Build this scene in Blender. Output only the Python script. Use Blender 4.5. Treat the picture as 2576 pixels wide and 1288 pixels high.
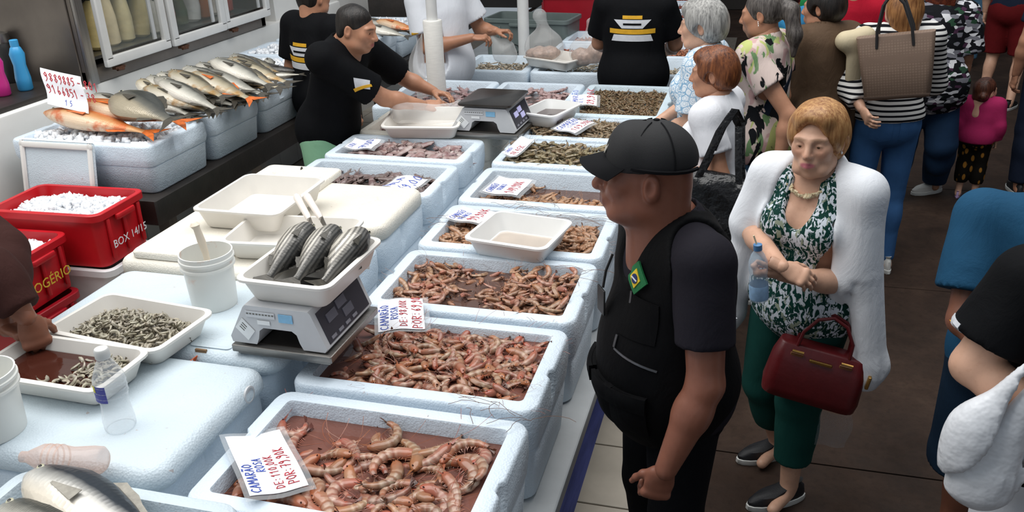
import bpy, bmesh, math, random
import numpy as np
from mathutils import Vector, Matrix, Euler
for _o in list(bpy.data.objects): bpy.data.objects.remove(_o)
SC = bpy.context.scene
COL = SC.collection
PI = math.pi

# ------------------------------------------------------------ camera
H = 2.4                                     # camera height above the floor
FPX = 2210.045
RW = np.array([[ 0.96357591,  0.07980714, -0.25524945],
               [ 0.26534622, -0.40435596,  0.87526433],
               [-0.03335929, -0.9111131,  -0.41080419]])
cam = bpy.data.cameras.new('camera'); cam_o = bpy.data.objects.new('camera', cam); COL.objects.link(cam_o)
cam.sensor_width = 36; cam.lens = FPX*36/2576; cam.clip_start = .02; cam.clip_end = 200
cam_o.matrix_world = Matrix([[RW[0,0],-RW[0,1],-RW[0,2],0],[RW[1,0],-RW[1,1],-RW[1,2],0],[RW[2,0],-RW[2,1],-RW[2,2],H],[0,0,0,1]])
SC.camera = cam_o
# ------------------------------------------------------------ light: overcast sky + the translucent roof light over the stalls
wd = bpy.data.worlds.new('sky'); SC.world = wd; wd.use_nodes = True
bg = wd.node_tree.nodes['Background']; bg.inputs[0].default_value = (.80,.90,1,1); bg.inputs[1].default_value = .37
def area(name, loc, size, power, col, target):
    l = bpy.data.lights.new(name,'AREA'); l.shape='RECTANGLE'; l.size=size[0]; l.size_y=size[1]; l.energy=power; l.color=col
    o = bpy.data.objects.new(name,l); COL.objects.link(o); o.location=loc
    o.rotation_euler = (Vector(target)-Vector(loc)).to_track_quat('-Z','Y').to_euler()
    return o
area('roof_light', (-1.9,3.2,6.4), (5.0,10.0), 630, (1,.985,.96), (-1.3,3.6,.9))
SC.view_settings.view_transform='Standard'; SC.view_settings.look='None'; SC.view_settings.gamma=1; SC.view_settings.use_curve_mapping=False
SC.view_settings.exposure = 0.0

# ------------------------------------------------------------ helpers
def at(u,v,z):                              # point of the photograph's pixel on the level z
    r = RW@np.array([u-1288,v-644,FPX]); t=(z-H)/r[2]; return Vector((t*r[0],t*r[1],z))
def atY(u,v,y):
    r = RW@np.array([u-1288,v-644,FPX]); t=y/r[1]; return Vector((t*r[0],y,H+t*r[2]))
def obj(name, me, mat=None, parent=None, loc=None, rot=None, kind=None, label=None):
    o = bpy.data.objects.new(name, me); COL.objects.link(o)
    if mat is not None:
        me.materials.clear()
        for m in (mat if isinstance(mat,(list,tuple)) else [mat]): me.materials.append(m)
    if parent is not None: o.parent = parent
    if loc is not None: o.location = loc
    if rot is not None: o.rotation_euler = rot
    if kind: o['kind']=kind
    if label: o['label']=label
    return o
def tag(o,label,cat,group=None,kind=None):
    o['label']=label; o['category']=cat
    if group: o['group']=group
    if kind: o['kind']=kind
    return o
def thing(name,label,cat,loc=(0,0,0),rz=0,group=None,rot=None):
    o = bpy.data.objects.new(name,None); COL.objects.link(o); o.empty_display_size=.1
    o.location=loc; o.rotation_euler = rot if rot is not None else (0,0,rz)
    return tag(o,label,cat,group)
class MB:
    def __init__(s): s.v=[]; s.f=[]; s.mi=[]
    def add(s,vs,fs,mi=0):
        b=len(s.v); s.v.extend([tuple(map(float,p)) for p in vs]); s.f.extend([tuple(i+b for i in f) for f in fs]); s.mi.extend([mi]*len(fs)); return s
    def loft(s,rings,cap0=True,cap1=True,mi=0,closed=True):
        n=len(rings[0]); vs=[p for r in rings for p in r]; fs=[]
        for i in range(len(rings)-1):
            for j in range(n if closed else n-1):
                k=(j+1)%n; fs.append((i*n+j,i*n+k,(i+1)*n+k,(i+1)*n+j))
        if cap0: fs.append(tuple(range(n-1,-1,-1)))
        if cap1: fs.append(tuple((len(rings)-1)*n+j for j in range(n)))
        return s.add(vs,fs,mi)
    def box(s,c,d,rz=0,mi=0,bev=0):
        x,y,z=[q/2 for q in d]; b=min(bev,x*.9,y*.9,z*.9)
        R=Matrix.Rotation(rz,3,'Z'); C=Vector(c)
        if b<=0:
            rings=[[(-x,-y,k),(x,-y,k),(x,y,k),(-x,y,k)] for k in(-z,z)]
        else:
            def rr(i,k): return [(-x+i+b,-y+i,k),(x-i-b,-y+i,k),(x-i,-y+i+b,k),(x-i,y-i-b,k),(x-i-b,y-i,k),(-x+i+b,y-i,k),(-x+i,y-i-b,k),(-x+i,-y+i+b,k)]
            rings=[rr(b*.7,-z),rr(b*.2,-z+b*.3),rr(0,-z+b),rr(0,z-b),rr(b*.2,z-b*.3),rr(b*.7,z)]
        return s.loft([[C+R@Vector(p) for p in r] for r in rings],mi=mi)
    def tube(s,pts,r,n=8,mi=0,cap=True):
        pts=[Vector(p) for p in pts]; m=len(pts); rs=r if isinstance(r,(list,tuple)) else [r]*m
        rings=[]; prev=None
        for i,p in enumerate(pts):
            t=(pts[min(i+1,m-1)]-pts[max(i-1,0)]).normalized()
            a=prev if prev is not None else (Vector((0,0,1)) if abs(t.z)<.9 else Vector((1,0,0)))
            u=(a-t*a.dot(t)).normalized(); prev=u; w=t.cross(u)
            rings.append([p+(u*math.cos(q)+w*math.sin(q))*rs[i] for q in [2*PI*k/n for k in range(n)]])
        return s.loft(rings,cap,cap,mi)
    def lathe(s,prof,n=24,c=(0,0,0),mi=0,cap0=True,cap1=True):
        c=Vector(c); return s.loft([[c+Vector((r*math.cos(2*PI*k/n),r*math.sin(2*PI*k/n),z)) for k in range(n)] for r,z in prof],cap0,cap1,mi)
    def grid(s,P,mi=0):                     # P[i][j]
        n=len(P); m=len(P[0]); return s.add([p for r in P for p in r],[(i*m+j,(i+1)*m+j,(i+1)*m+j+1,i*m+j+1) for i in range(n-1) for j in range(m-1)],mi)
    def sheet(s,P,t,mi=0):                  # grid with thickness t (down the local normal)
        n=len(P); m=len(P[0]); A=np.array([[tuple(p) for p in r] for r in P],float)
        du=np.gradient(A,axis=0); dv=np.gradient(A,axis=1); N=np.cross(du,dv); N/=np.linalg.norm(N,axis=2,keepdims=True)+1e-12
        B=A-N*t; s.grid(A.tolist(),mi); k=len(s.v)
        s.add(B.reshape(-1,3).tolist(),[(i*m+j,i*m+j+1,(i+1)*m+j+1,(i+1)*m+j) for i in range(n-1) for j in range(m-1)],mi)
        b=k-n*m; ed=[(i,0) for i in range(n)]+[(n-1,j) for j in range(1,m)]+[(i,m-1) for i in range(n-2,-1,-1)]+[(0,j) for j in range(m-2,0,-1)]
        ids=[i*m+j for i,j in ed]
        for q in range(len(ids)):
            a,c=ids[q],ids[(q+1)%len(ids)]; s.f.append((b+a,k+a,k+c,b+c)); s.mi.append(mi)
        return s
    def xf(s,M): s.v=[tuple(M@Vector(p)) for p in s.v]; return s
    def mesh(s,name='m',smooth=True,flat_angle=40):
        me=bpy.data.meshes.new(name); me.from_pydata(s.v,[],s.f); me.validate()
        if any(s.mi): me.polygons.foreach_set('material_index',s.mi[:len(me.polygons)])
        if smooth:
            me.polygons.foreach_set('use_smooth',[True]*len(me.polygons))
            try: me.set_sharp_from_angle(angle=math.radians(flat_angle))
            except Exception: pass
        me.update(); return me
    def build(s,name,mat=None,parent=None,loc=None,rot=None,smooth=True,kind=None,label=None,fa=40):
        return obj(name,s.mesh(name,smooth,fa),mat,parent,loc,rot,kind,label)
def np_mesh(name,V,F,smooth=True):
    me=bpy.data.meshes.new(name); V=np.asarray(V,np.float32); F=np.asarray(F,np.int32)
    me.vertices.add(len(V)); me.vertices.foreach_set('co',V.ravel()); k=F.shape[1]
    me.loops.add(F.size); me.loops.foreach_set('vertex_index',F.ravel())
    me.polygons.add(len(F)); me.polygons.foreach_set('loop_start',np.arange(len(F),dtype=np.int32)*k)
    me.update(calc_edges=True)
    if smooth: me.polygons.foreach_set('use_smooth',np.ones(len(F),bool))
    return me
def rrect(w,d,r,z,n=5,c=(0,0)):             # rounded rectangle ring, ccw
    P=[]
    for sx,sy,a0 in ((1,-1,-PI/2),(1,1,0),(-1,1,PI/2),(-1,-1,PI)):
        for k in range(n+1):
            a=a0+PI/2*k/n; P.append((c[0]+sx*(w/2-r)+r*math.cos(a),c[1]+sy*(d/2-r)+r*math.sin(a),z))
    return P

# ------------------------------------------------------------ materials
def lin(c): return tuple((x/12.92 if x<=.04045 else ((x+.055)/1.055)**2.4) for x in c)
def hexc(h): return lin(tuple(int(h[i:i+2],16)/255 for i in (0,2,4)))
class NT:
    def __init__(s,name):
        s.m=bpy.data.materials.new(name); s.m.use_nodes=True; s.t=s.m.node_tree; s.b=s.t.nodes['Principled BSDF']; s.out=s.t.nodes['Material Output']
    def n(s,k,**a):
        q=s.t.nodes.new(k)
        for x,v in a.items(): setattr(q,x,v)
        return q
    def l(s,a,b): s.t.links.new(a,b)
    def coord(s,kind='Object',scale=(1,1,1),rot=(0,0,0)):
        c=s.n('ShaderNodeTexCoord'); m=s.n('ShaderNodeMapping'); m.inputs['Scale'].default_value=scale; m.inputs['Rotation'].default_value=rot
        s.l(c.outputs[kind],m.inputs[0]); return m.outputs[0]
    def noise(s,vec,scale,detail=3,rough=.55,dist=0):
        q=s.n('ShaderNodeTexNoise'); q.inputs['Scale'].default_value=scale; q.inputs['Detail'].default_value=detail; q.inputs['Roughness'].default_value=rough; q.inputs['Distortion'].default_value=dist
        s.l(vec,q.inputs['Vector']); return q.outputs['Fac']
    def vor(s,vec,scale,feature='F1',out='Distance',rnd=1):
        q=s.n('ShaderNodeTexVoronoi',feature=feature); q.inputs['Scale'].default_value=scale; q.inputs['Randomness'].default_value=rnd; s.l(vec,q.inputs['Vector']); return q.outputs[out]
    def ramp(s,fac,stops,interp='LINEAR'):
        r=s.n('ShaderNodeValToRGB'); r.color_ramp.interpolation=interp; e=r.color_ramp.elements
        while len(e)<len(stops): e.new(.5)
        for i,(p,c) in enumerate(stops):
            e[i].position=p; c=c if isinstance(c,tuple) else (c,c,c); e[i].color=(*c[:3],1)
        s.l(fac,r.inputs[0]); return r.outputs[0]
    def mix(s,fac,a,b,mode='MIX'):
        q=s.n('ShaderNodeMix',data_type='RGBA',blend_type=mode)
        for i,x in ((0,fac),(6,a),(7,b)):
            if isinstance(x,(int,float)): q.inputs[i].default_value=x
            elif isinstance(x,tuple): q.inputs[i].default_value=(*x[:3],1)
            else: s.l(x,q.inputs[i])
        return q.outputs[2]
    def math(s,op,a,b=None):
        q=s.n('ShaderNodeMath',operation=op)
        for i,x in ((0,a),(1,b)):
            if x is None: continue
            if isinstance(x,(int,float)): q.inputs[i].default_value=x
            else: s.l(x,q.inputs[i])
        return q.outputs[0]
    def sep(s,vec):
        q=s.n('ShaderNodeSeparateXYZ'); s.l(vec,q.inputs[0]); return q.outputs
    def bump(s,h,strength=.3,dist=.01):
        q=s.n('ShaderNodeBump'); q.inputs['Strength'].default_value=strength; q.inputs['Distance'].default_value=dist; s.l(h,q.inputs['Height']); s.l(q.outputs[0],s.b.inputs['Normal'])
    def base(s,c):
        if isinstance(c,tuple): s.b.inputs['Base Color'].default_value=(*c[:3],1)
        else: s.l(c,s.b.inputs['Base Color'])
    def set(s,**k):
        for a,v in k.items():
            i=s.b.inputs[{'rough':'Roughness','metal':'Metallic','spec':'Specular IOR Level','trans':'Transmission Weight','ior':'IOR','alpha':'Alpha','sss':'Subsurface Weight','sheen':'Sheen Weight','coat':'Coat Weight'}[a]]
            if isinstance(v,(int,float)): i.default_value=v
            else: s.l(v,i)
        return s
_MC={}
def M(name,col,rough=.5,var=.12,scale=8,bump=.15,bscale=60,metal=0,spec=.5,stretch=(1,1,1),rnd=0,bdist=.004,**k):
    """plain procedural surface: colour with soft noise variation + fine bump"""
    if name in _MC: return _MC[name]
    t=NT(name); v=t.coord('Object',stretch); c=hexc(col) if isinstance(col,str) else col
    dark=tuple(x*(1-var) for x in c); lite=tuple(min(1,x*(1+var)) for x in c)
    cc=t.ramp(t.noise(v,scale,4),[(.3,dark),(.7,lite)])
    if rnd:
        oi=t.n('ShaderNodeObjectInfo'); hs=t.n('ShaderNodeHueSaturation'); t.l(cc,hs.inputs['Color'])
        t.l(t.math('ADD',t.math('MULTIPLY',oi.outputs['Random'],rnd*2),1-rnd),hs.inputs['Value']); cc=hs.outputs[0]
    t.base(cc); t.set(rough=rough,metal=metal,spec=spec,**k)
    if bump: t.bump(t.noise(v,bscale,3),bump,bdist)
    _MC[name]=t.m; return t.m
# ------------------------------------------------------------ setting materials
def m_foam(name,base,stain=.35,cream=False):
    t=NT(name); v=t.coord('Object'); b=hexc(base)
    n1=t.noise(v,2.5,4); c=t.ramp(n1,[(.3,tuple(x*.90 for x in b)),(.7,b)])
    st=t.ramp(t.noise(v,7,5,.65,.6),[(.66,0.0),(.80,1.0)])
    c=t.mix(t.math('MULTIPLY',st,stain*.55),c,hexc('b49a80' if not cream else 'b58a5a'))
    sp=t.ramp(t.noise(v,38,2,.5),[(.72,0.0),(.77,1.0)]); c=t.mix(t.math('MULTIPLY',sp,stain),c,hexc('a5683f'))
    t.base(c); t.set(rough=.42,spec=.4)
    cell=t.vor(v,150); big=t.noise(v,14,4)
    t.bump(t.math('ADD',t.math('ADD',t.math('MULTIPLY',cell,.4),t.math('MULTIPLY',big,1.3)),t.math('MULTIPLY',t.noise(v,45,3),.5)),.45,.006)
    return t.m
FOAM=m_foam('blue_foam','dbe8f3',.2); FOAM_OLD=m_foam('aged_blue_foam','d3e3ec',.6); CREAM=m_foam('cream_foam','efe9dc',.5,True); FOAMW=m_foam('white_foam','d2dfe7',.4)
def m_floor():
    t=NT('dark_wet_concrete'); v=t.coord('Object')
    c=t.ramp(t.noise(v,2.2,6,.65,.4),[(.25,hexc('221914')),(.55,hexc('382a22')),(.8,hexc('4a3a2f'))])
    c=t.mix(t.ramp(t.noise(v,28,5,.7),[(.5,0.0),(.75,.55)]),c,hexc('1e1611'))
    t.base(c); t.set(rough=t.ramp(t.noise(v,5,4),[(.3,.6),(.7,.85)]),spec=.2)
    t.bump(t.noise(v,70,4,.6),.35,.004); return t.m
FLOOR=m_floor()
TILE=M('beige_floor_tile','bdb4a6',.35,.12,5,.1,40); GROUT=M('tile_grout','6f675d',.8,.2,20)
BLUEP=M('blue_floor_paint','454c86',.55,.35,30,.3,120,stretch=(1,.12,1))
WALL=M('white_wall','e4e3df',.5,.05,3,.1,30); WTILE=M('white_wall_tile','d9dbdb',.25,.05,4,.05,20)
STEEL=M('brushed_steel','8d8a86',.32,.15,4,.12,60,metal=.9,stretch=(1,30,1)); STEELD=M('dark_scuffed_steel','4c4743',.3,.25,6,.15,50,metal=.85)
STEELF=M('fridge_steel','6f6862',.36,.18,3,.08,40,metal=.8)
DARKM=M('dark_grimy_metal','241f1c',.5,.3,10,.3,50)
PAINTW=M('white_paint','dcdcda',.35,.06,6,.08,40); LEDGE=M('grey_ledge','a9adaf',.4,.1,6,.1,40)
WPLAS=M('white_plastic','e9e7e2',.35,.05,5,.06,40,sss=.0); GREYPL=M('grey_plastic','c9cacc',.38,.05,8,.05,60)
BLACK=M('black_rubber','111111',.5,.2,20)
def m_glass(name,col=(1,1,1),alpha=.25,rough=.05,spec=.6):
    t=NT(name); tr=t.n('ShaderNodeBsdfTransparent'); mx=t.n('ShaderNodeMixShader'); mx.inputs[0].default_value=alpha
    t.base(col); t.set(rough=rough,spec=spec)
    fr=t.n('ShaderNodeLayerWeight'); fr.inputs[0].default_value=.25
    ge=t.n('ShaderNodeNewGeometry'); f=t.math('MULTIPLY',t.math('MULTIPLY',fr.outputs['Fresnel'],.8),t.math('SUBTRACT',1.0,ge.outputs['Backfacing'])); f=t.math('MINIMUM',t.math('ADD',f,alpha),1.0)
    t.l(f,mx.inputs[0]); t.l(tr.outputs[0],mx.inputs[1]); t.l(t.b.outputs[0],mx.inputs[2]); t.l(mx.outputs[0],t.out.inputs[0]); return t.m
GLASS=m_glass('display_glass',hexc('9aa39f'),.10,.04)

# ------------------------------------------------------------ floor, walls
def struct(o): o['kind']='structure'; return o
fl=MB(); fl.box((4,7,-.06),(16,34,.1)); floor=struct(fl.build('floor',FLOOR,smooth=False))
for y in (-.4,1.45,3.28,5.12,6.95,8.8,10.6): # saw-cut joints: recessed dark seams between the slabs
    MB().box((6,y,-.0095),(12.7,.012,.004)).build('floor_joint',BLACK,floor,smooth=False)
slab=[-.4,1.45,3.28,5.12,6.95,8.8,10.6,12.5]
for a,b in zip(slab[:-1],slab[1:]):
    MB().box((6.0,(a+b)/2,-.005),(12.7,b-a-.008,.010),bev=.003).build('floor_slab',FLOOR,floor,smooth=False)
# stall floor: light tiles inside the counters' zone, each a piece
gf=MB(); gf.box((-3.1,5,-.007),(5.5,16,.012)); stall=struct(gf.build('floor',GROUT,smooth=False))
tile_me=MB().box((0,0,0),(.392,.392,.012),bev=.004).mesh('tile',False)
tile_me.materials.append(TILE)
for i in range(14):
    for j in range(33):
        x=-.35-.2-.4*i; y=.8+.4*j-.2
        if x<-4.9: continue
        if y>9 or (x<-1.2 and y<2.2): continue
        if -2.2<x<-.7 and y>3.6: continue
        obj('tile',tile_me,None,stall,(x,y,.003))
bl=MB(); bl.box((-.62,4,.0105),(.085,9,.003)); struct(bl.build('trim_1',BLUEP,smooth=False))['label']='blue painted line on the tiled floor'
# left wall behind the fish counter
XW=-4.15
wl=MB(); wl.box((-5.3,5.5,1.9),(.2,13,3.9)); wall=struct(wl.build('wall_left',WALL,smooth=False))
wl=MB(); wl.box((-4.55,9.2,1.9),(1.0,4.6,3.9)); struct(wl.build('wall_left_far',WALL,smooth=False))
# ------------------------------------------------------------ left side: masonry bench, glass-door fridge, tiled wall
mb=MB(); mb.box((-4.6,5.0,.6),(1.16,6.2,1.2),bev=.015); struct(mb.build('wall_bench',WALL))
mb=MB(); mb.box((-3.96,5.9,.34),(.1,4.4,.68)); wt=struct(mb.build('wall_counter_back',GROUT,smooth=False))
wtile=MB().box((0,0,0),(.014,.294,.294),bev=.003).mesh('wall_tile',False); wtile.materials.append(WTILE)
for i in range(14):
    for j in range(2): obj('tile',wtile,None,wt,(-3.905,3.85+.3*i,.17+.3*j))
fr=thing('display_fridge','stainless display fridge with three white framed sliding glass doors','fridge',(-4.42,4.52,1.202))
FX=.42; FL=2.16; FH=1.1
m=MB(); m.box((0,FL/2,.045),(.8,FL,.09),bev=.006); m.box((0,FL/2,FH+.06),(.8,FL,.12)); m.box((-.36,FL/2,FH/2),(.06,FL,FH)); m.box((0,.03,FH/2),(.8,.06,FH)); m.box((0,FL-.03,FH/2),(.8,.06,FH)); m.build('cabinet',STEELF,fr)
m=MB(); m.box((-.02,-.004,FH/2),(.78,.012,FH+.1),bev=.004); m.build('end_panel',STEELF,fr)
m=MB(); m.box((FX-.02,.04,FH/2),(.05,.075,FH),bev=.006); m.build('corner_post',STEEL,fr)
inn=M('fridge_liner','5a5a56',.4); m=MB(); m.box((-.3,FL/2,FH/2),(.02,FL-.14,FH-.1)); m.build('liner',inn,fr)
m=MB(); m.box((0,FL/2,.14),(.7,FL-.14,.02)); m.box((0,FL/2,.62),(.7,FL-.14,.02)); m.build('shelf',STEEL,fr)
for k in range(3):
    y0=.13+k*.68; w=.66
    m=MB(); x=FX+(.03 if k!=1 else .045)
    for (cy,cz,sy,sz) in ((y0+.03,FH/2+.07,.062,FH-.12),(y0+w-.03,FH/2+.07,.062,FH-.12),(y0+w/2,.12,w,.062),(y0+w/2,FH-.02,w,.062)): m.box((x,cy,cz),(.04,sy,sz),bev=.008)
    dr=m.build('door',PAINTW,fr)
    m=MB(); m.box((x-.004,y0+w/2,FH/2+.07),(.006,w-.11,FH-.2)); m.build('pane',GLASS,dr,smooth=False)
    m=MB(); m.box((x-.01,y0+w-.13,FH/2+.07),(.012,.03,FH-.2)); m.build('inner_rail',GREYPL,dr)
    m=MB(); m.tube([(x+.01,y0+.08,.06),(x+.01,y0+.14,.055)],.010,8); m.box((x,y0+.11,.07),(.03,.09,.015)); m.build('hinge',M('rusty_hinge','5b3a28',.6,.5,60,.4,90,metal=.4),dr)
rr=random.Random(4)
packs=[('cream','e6d8a8'),('cream','d9c78f'),('cream','ead9b0'),('white','d9d6cc'),('red','8a3024'),('green','44503a'),('white','cfd0cc'),('orange','a5602f')]
for k in range(12):
    y=.2+k*.155; s=packs[k%3] if k<5 else packs[3+k%5]
    hh=(.34 if k<5 else .2)+rr.uniform(-.04,.04)
    m=MB(); m.loft([[(px*q,py*q,z) for px,py,_ in rrect(.15,.11,.05,0,3)] for z,q in ((0,.6),(.02,.95),(hh*.5,1),(hh*.9,.8),(hh,.35))])
    p=tag(m.build('food_pack',M('pack_'+s[1],s[1],.35,.2,10,.3,30)),f'{s[0]} wrapped pack {["lying low","standing tall","leaning"][k%3]} behind the fridge glass','pack','packs inside the fridge')
    p.location=(-4.42+.2,4.52+y,1.352); p.rotation_euler=(rr.uniform(-.15,.15),0,rr.uniform(-.4,.4))
# dark shelf with bottles on the bench
m=MB(); m.box((-4.32,3.98,1.215),(.5,1.0,.03),bev=.005); struct(m.build('wall_shelf',DARKM))
def squeeze(name,label,px,col,hh=.27):
    p=at(*px,1.232); t=thing(name,label,'bottle',p)
    m=MB(); m.lathe([(.036,0),(.043,.01),(.044,hh*.25),(.035,hh*.5),(.043,hh*.72),(.030,hh*.84),(.022,hh*.87)],20); m.build('body',M('bottle_'+col,col,.3,.08,6,.03,30,spec=.5),t)
    m=MB(); m.lathe([(.024,hh*.87),(.024,hh*.99),(.02,hh)],16); m.build('cap',M('cap_'+col,col,.35,.08,6,0),t)
squeeze('squeeze_bottle','tall sky-blue plastic squeeze bottle on the shelf by the fridge',(66,226),'3f9fd6',.30)
squeeze('squeeze_bottle','magenta plastic squeeze bottle at the left picture edge',(10,240),'d0318c',.27)
t=thing('thermos','black thermos jug with chrome lid behind the blue bottle','thermos',at(34,205,1.232))
m=MB(); m.lathe([(.05,0),(.055,.02),(.055,.2),(.04,.24)],20); m.build('body',BLACK,t)
m=MB(); m.lathe([(.04,.24),(.045,.25),(.04,.3),(.01,.31)],16); m.build('lid',STEEL,t)

# ------------------------------------------------------------ counters that carry the bins
def counter(name,label,x0,x1,y0,y1,z,mat,legx,edge=.05):
    t=thing(name,label,'counter',((x0+x1)/2,(y0+y1)/2,0))
    w=x1-x0; d=y1-y0
    m=MB(); m.box((0,0,z-edge/2),(w,d,edge),bev=.006); m.build('top',mat,t)
    for sx in (-1,1):
        n=max(2,int(d/1.3)+1)
        for k in range(n):
            m=MB(); m.box((sx*(w/2-legx),-d/2+.15+(d-.3)*k/(n-1),(z-edge)/2),(.06,.06,z-edge),bev=.005); m.build('leg',LEDGE,t)
    for sy in (-1,1):
        m=MB(); m.box((0,sy*(d/2-.1),.3),(w-2*legx-.06,.04,.05)); m.build('crossbar',LEDGE,t)
    return t
ZB=.60
counter('stall_table','long grey metal table under the central rows of foam bins',-2.34,-.49,.9,6.06,ZB,LEDGE,.28)
counter('stall_table','grey metal table of the far stall behind the vendor in black',-3.0,-.5,6.62,12.2,.55,LEDGE,.28)
cl=thing('fish_counter','dark steel wall counter carrying the fish bins','counter',(-3.4,5.75,0))
m=MB(); m.box((.0,0,.76),(.80,4.2,.14),bev=.01); m.build('top',DARKM,cl)
for k in range(5): m=MB(); m.box((.33,-1.95+k*.97,.345),(.07,.07,.69)); m.build('leg',STEEL,cl)

# ------------------------------------------------------------ foam bins
def bin_mesh(w,d,h,rim=.055,r=.05,cav=.24,notch=True,lip=.0):
    def ring(ww,dd,rr,z,nt=0):
        P=[]; R=rrect(ww,dd,rr,z,5); n=len(R)
        for q in range(4):
            seg=R[q*6:(q+1)*6]; P+=seg
            a=Vector(seg[-1]); b=Vector(R[((q+1)*6)%n]); inw=Vector((-(b-a).y,(b-a).x,0)).normalized()
            for f,k in ((.36,0),(.40,1),(.47,1),(.51,0)):
                P.append(tuple(a.lerp(b,f)+inw*nt*k*(1 if q in(0,2) else 0)))
        return P
    nt=.014 if notch else 0; g=.006
    rings=[ring(w-.07,d-.07,r*.8,0),ring(w-.045,d-.045,r,.012),ring(w-.02,d-.02,r,h*.55),ring(w-.02-g,d-.02-g,r,h*.56),ring(w-.02-g,d-.02-g,r,h*.575),ring(w-.012,d-.012,r,h*.585),
           ring(w,d,r,h-.085,0),ring(w,d,r,h-.075,nt),ring(w,d,r,h-.014,nt),ring(w-.008,d-.008,r,h-.004,nt*.9),ring(w-.02,d-.02,r*.8,h,nt*.7),
           ring(w-2*rim+.006,d-2*rim+.006,r*.35,h),ring(w-2*rim,d-2*rim,r*.32,h-.006),ring(w-2*rim-.03,d-2*rim-.03,r*.3,h-cav)]
    return MB().loft(rings,True,True)
BINZ=.95
def foam_bin(label,x0,x1,y0,y1,top=BINZ,bot=ZB,cav=.22,mat=FOAM,group='open foam bins of seafood',rim=.055,seed=0,fname='foam_bin'):
    rr=random.Random(seed*7+1)
    m=bin_mesh(x1-x0-.006,y1-y0-.006,top-bot,rim,cav=cav)
    o=m.build(fname,mat,None,((x0+x1)/2,(y0+y1)/2,bot),(0,0,rr.uniform(-.006,.006)),fa=50)
    return tag(o,label,'foam bin',group)
XR=(-1.335,-.54); XL=(-2.30,-1.47)
RB=[(.93,1.43),(1.465,2.005),(2.035,2.545),(2.575,3.09),(3.115,3.615),(3.645,4.16),(4.20,4.66),(4.695,5.17)]
rl=['blue foam bin in the bottom edge of the picture below the first shrimp bin','nearest blue foam bin, of big pink shrimp in murky water','blue foam bin packed with pink shrimp beside the loaded scale','blue foam bin of brown shrimp split by a pool of murky water','blue foam bin with a white tray resting on its shrimp','blue foam bin with few shrimp at its near side, next beyond the white tray','blue foam bin heaped with plump grey prawns behind the cap','blue foam bin of small grey prawns right of the empty scale']
for i,(a,b) in enumerate(RB):
    if i: foam_bin(rl[i],XR[0],XR[1],a,b,seed=i)
foam_bin(rl[0],-1.10,-.54,.90,1.445,top=.99,seed=0)
foam_bin('white foam bin with two big silvery fish at the bottom left corner',-1.775,-1.115,.90,1.45,top=1.0,cav=.07,mat=FOAMW,seed=9,rim=.045)
LB=[(3.665,4.155),(4.185,4.62),(4.655,5.17)]
foam_bin('blue foam bin of dark squid with a curled price note, behind the cream lid',*XL,*LB[0],seed=11)
foam_bin('blue foam bin of reddish squid with a note on its left corner',*XL,*LB[1],seed=12)
foam_bin('cream old foam bin of squid under the bagged tray',*XL,*LB[2],mat=CREAM,seed=13,rim=.045)
DX=[(-2.46,-1.79),(-1.775,-1.165),(-1.15,-.53)]
foam_bin('pale blue foam bin of pink squid behind the bag roll',*DX[0],5.2,6.03,seed=14)
foam_bin('pale blue foam bin of cuttlefish pieces, middle of the far cross row',*DX[1],5.2,6.03,seed=15)
foam_bin('old stained foam bin full of tiny brown shrimp at the counter corner',*DX[2],5.2,6.03,mat=FOAM_OLD,seed=16)
# closed bins with lids in the left column
def lid_mesh(w,d,h,r=.06,re=.045,skirt=.0):
    rings=[rrect(w-.02,d-.02,r,0,5),rrect(w,d,r,.008,5)]
    for k in range(7):
        a=PI/2*k/6; i=re*(1-math.cos(a)); rings.append(rrect(w-2*i,d-2*i,max(r-i,.02),h-re+re*math.sin(a),5))
    rings.append(rrect(w-2*re-.05,d-2*re-.05,.02,h+.002,5))
    return MB().loft(rings)
def lid(label,x0,x1,y0,y1,z,h,mat,re=.045,notches=(),name='bin_cover',drain=False,mark=False):
    t=thing(name,label,'lid',((x0+x1)/2,(y0+y1)/2,z),0,'lids of the closed foam bins')
    lid_mesh(x1-x0,y1-y0,h,.06,re).build('shell',mat,t,fa=60)
    for (nx,ny) in notches:
        m=MB(); m.loft([[(nx+p[0],ny+p[1],p[2]) for p in rrect(a,b,.015,zz,3)] for a,b,zz in ((.15,.06,h+.001),(.15,.06,h+.0035),(.13,.045,h+.0035),(.12,.04,h+.0012))],True,True); m.build('grip_recess',mat,t)
        m=MB(); m.box((nx-.02,ny-.045,h-.004),(.04,.008,.012)); m.build('latch_gap',M('foam_gap_dirt','8a6d50',.8),t)
    return t
YL=[(1.475,2.03),(2.055,2.585),(2.615,3.10),(3.125,3.63)]
XLL=(-2.32,-1.385)
for i,(a,b) in enumerate(YL):
    foam_bin(['closed foam bin under the lid with the two bottles','closed foam bin under the lid with the loaded scale','closed foam bin under the cream board with the white bucket','closed foam bin under the wide speckled cream lid'][i],XLL[0]+.02,(XLL[1]-.02) if i<2 else -1.475,a,b,top=.94,mat=FOAM,group='closed foam bins',seed=20+i)
t=lid('rounded blue-white foam lid with two clear bottles on it',*XLL,*YL[0],.942,.068,FOAMW,.042,())
m=MB(); m.lathe([(.027,0),(.027,.006),(.022,.007),(.02,.002),(.0,.002)],20); m.build('round_plug',GREYPL,t,(.462,.16,.035),(0,PI/2,0),label='round pale drain plug')
lid('blue-white foam lid with a moulded grip, carrying the loaded scale',*XLL,*YL[1],.942,.063,FOAMW,.04,((.22,-.2),))
lid('thick cream foam lid behind the white bucket',-2.40,-1.50,*YL[2],.94,.075,CREAM,.035)
lid('wide cream foam lid with brown speckles before the squid',-2.30,-1.475,*YL[3],.94,.075,CREAM,.03)
pl=thing('cutting_board','long cream cutting board under the empty white tray','board',(-2.14,3.19,1.018))
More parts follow.
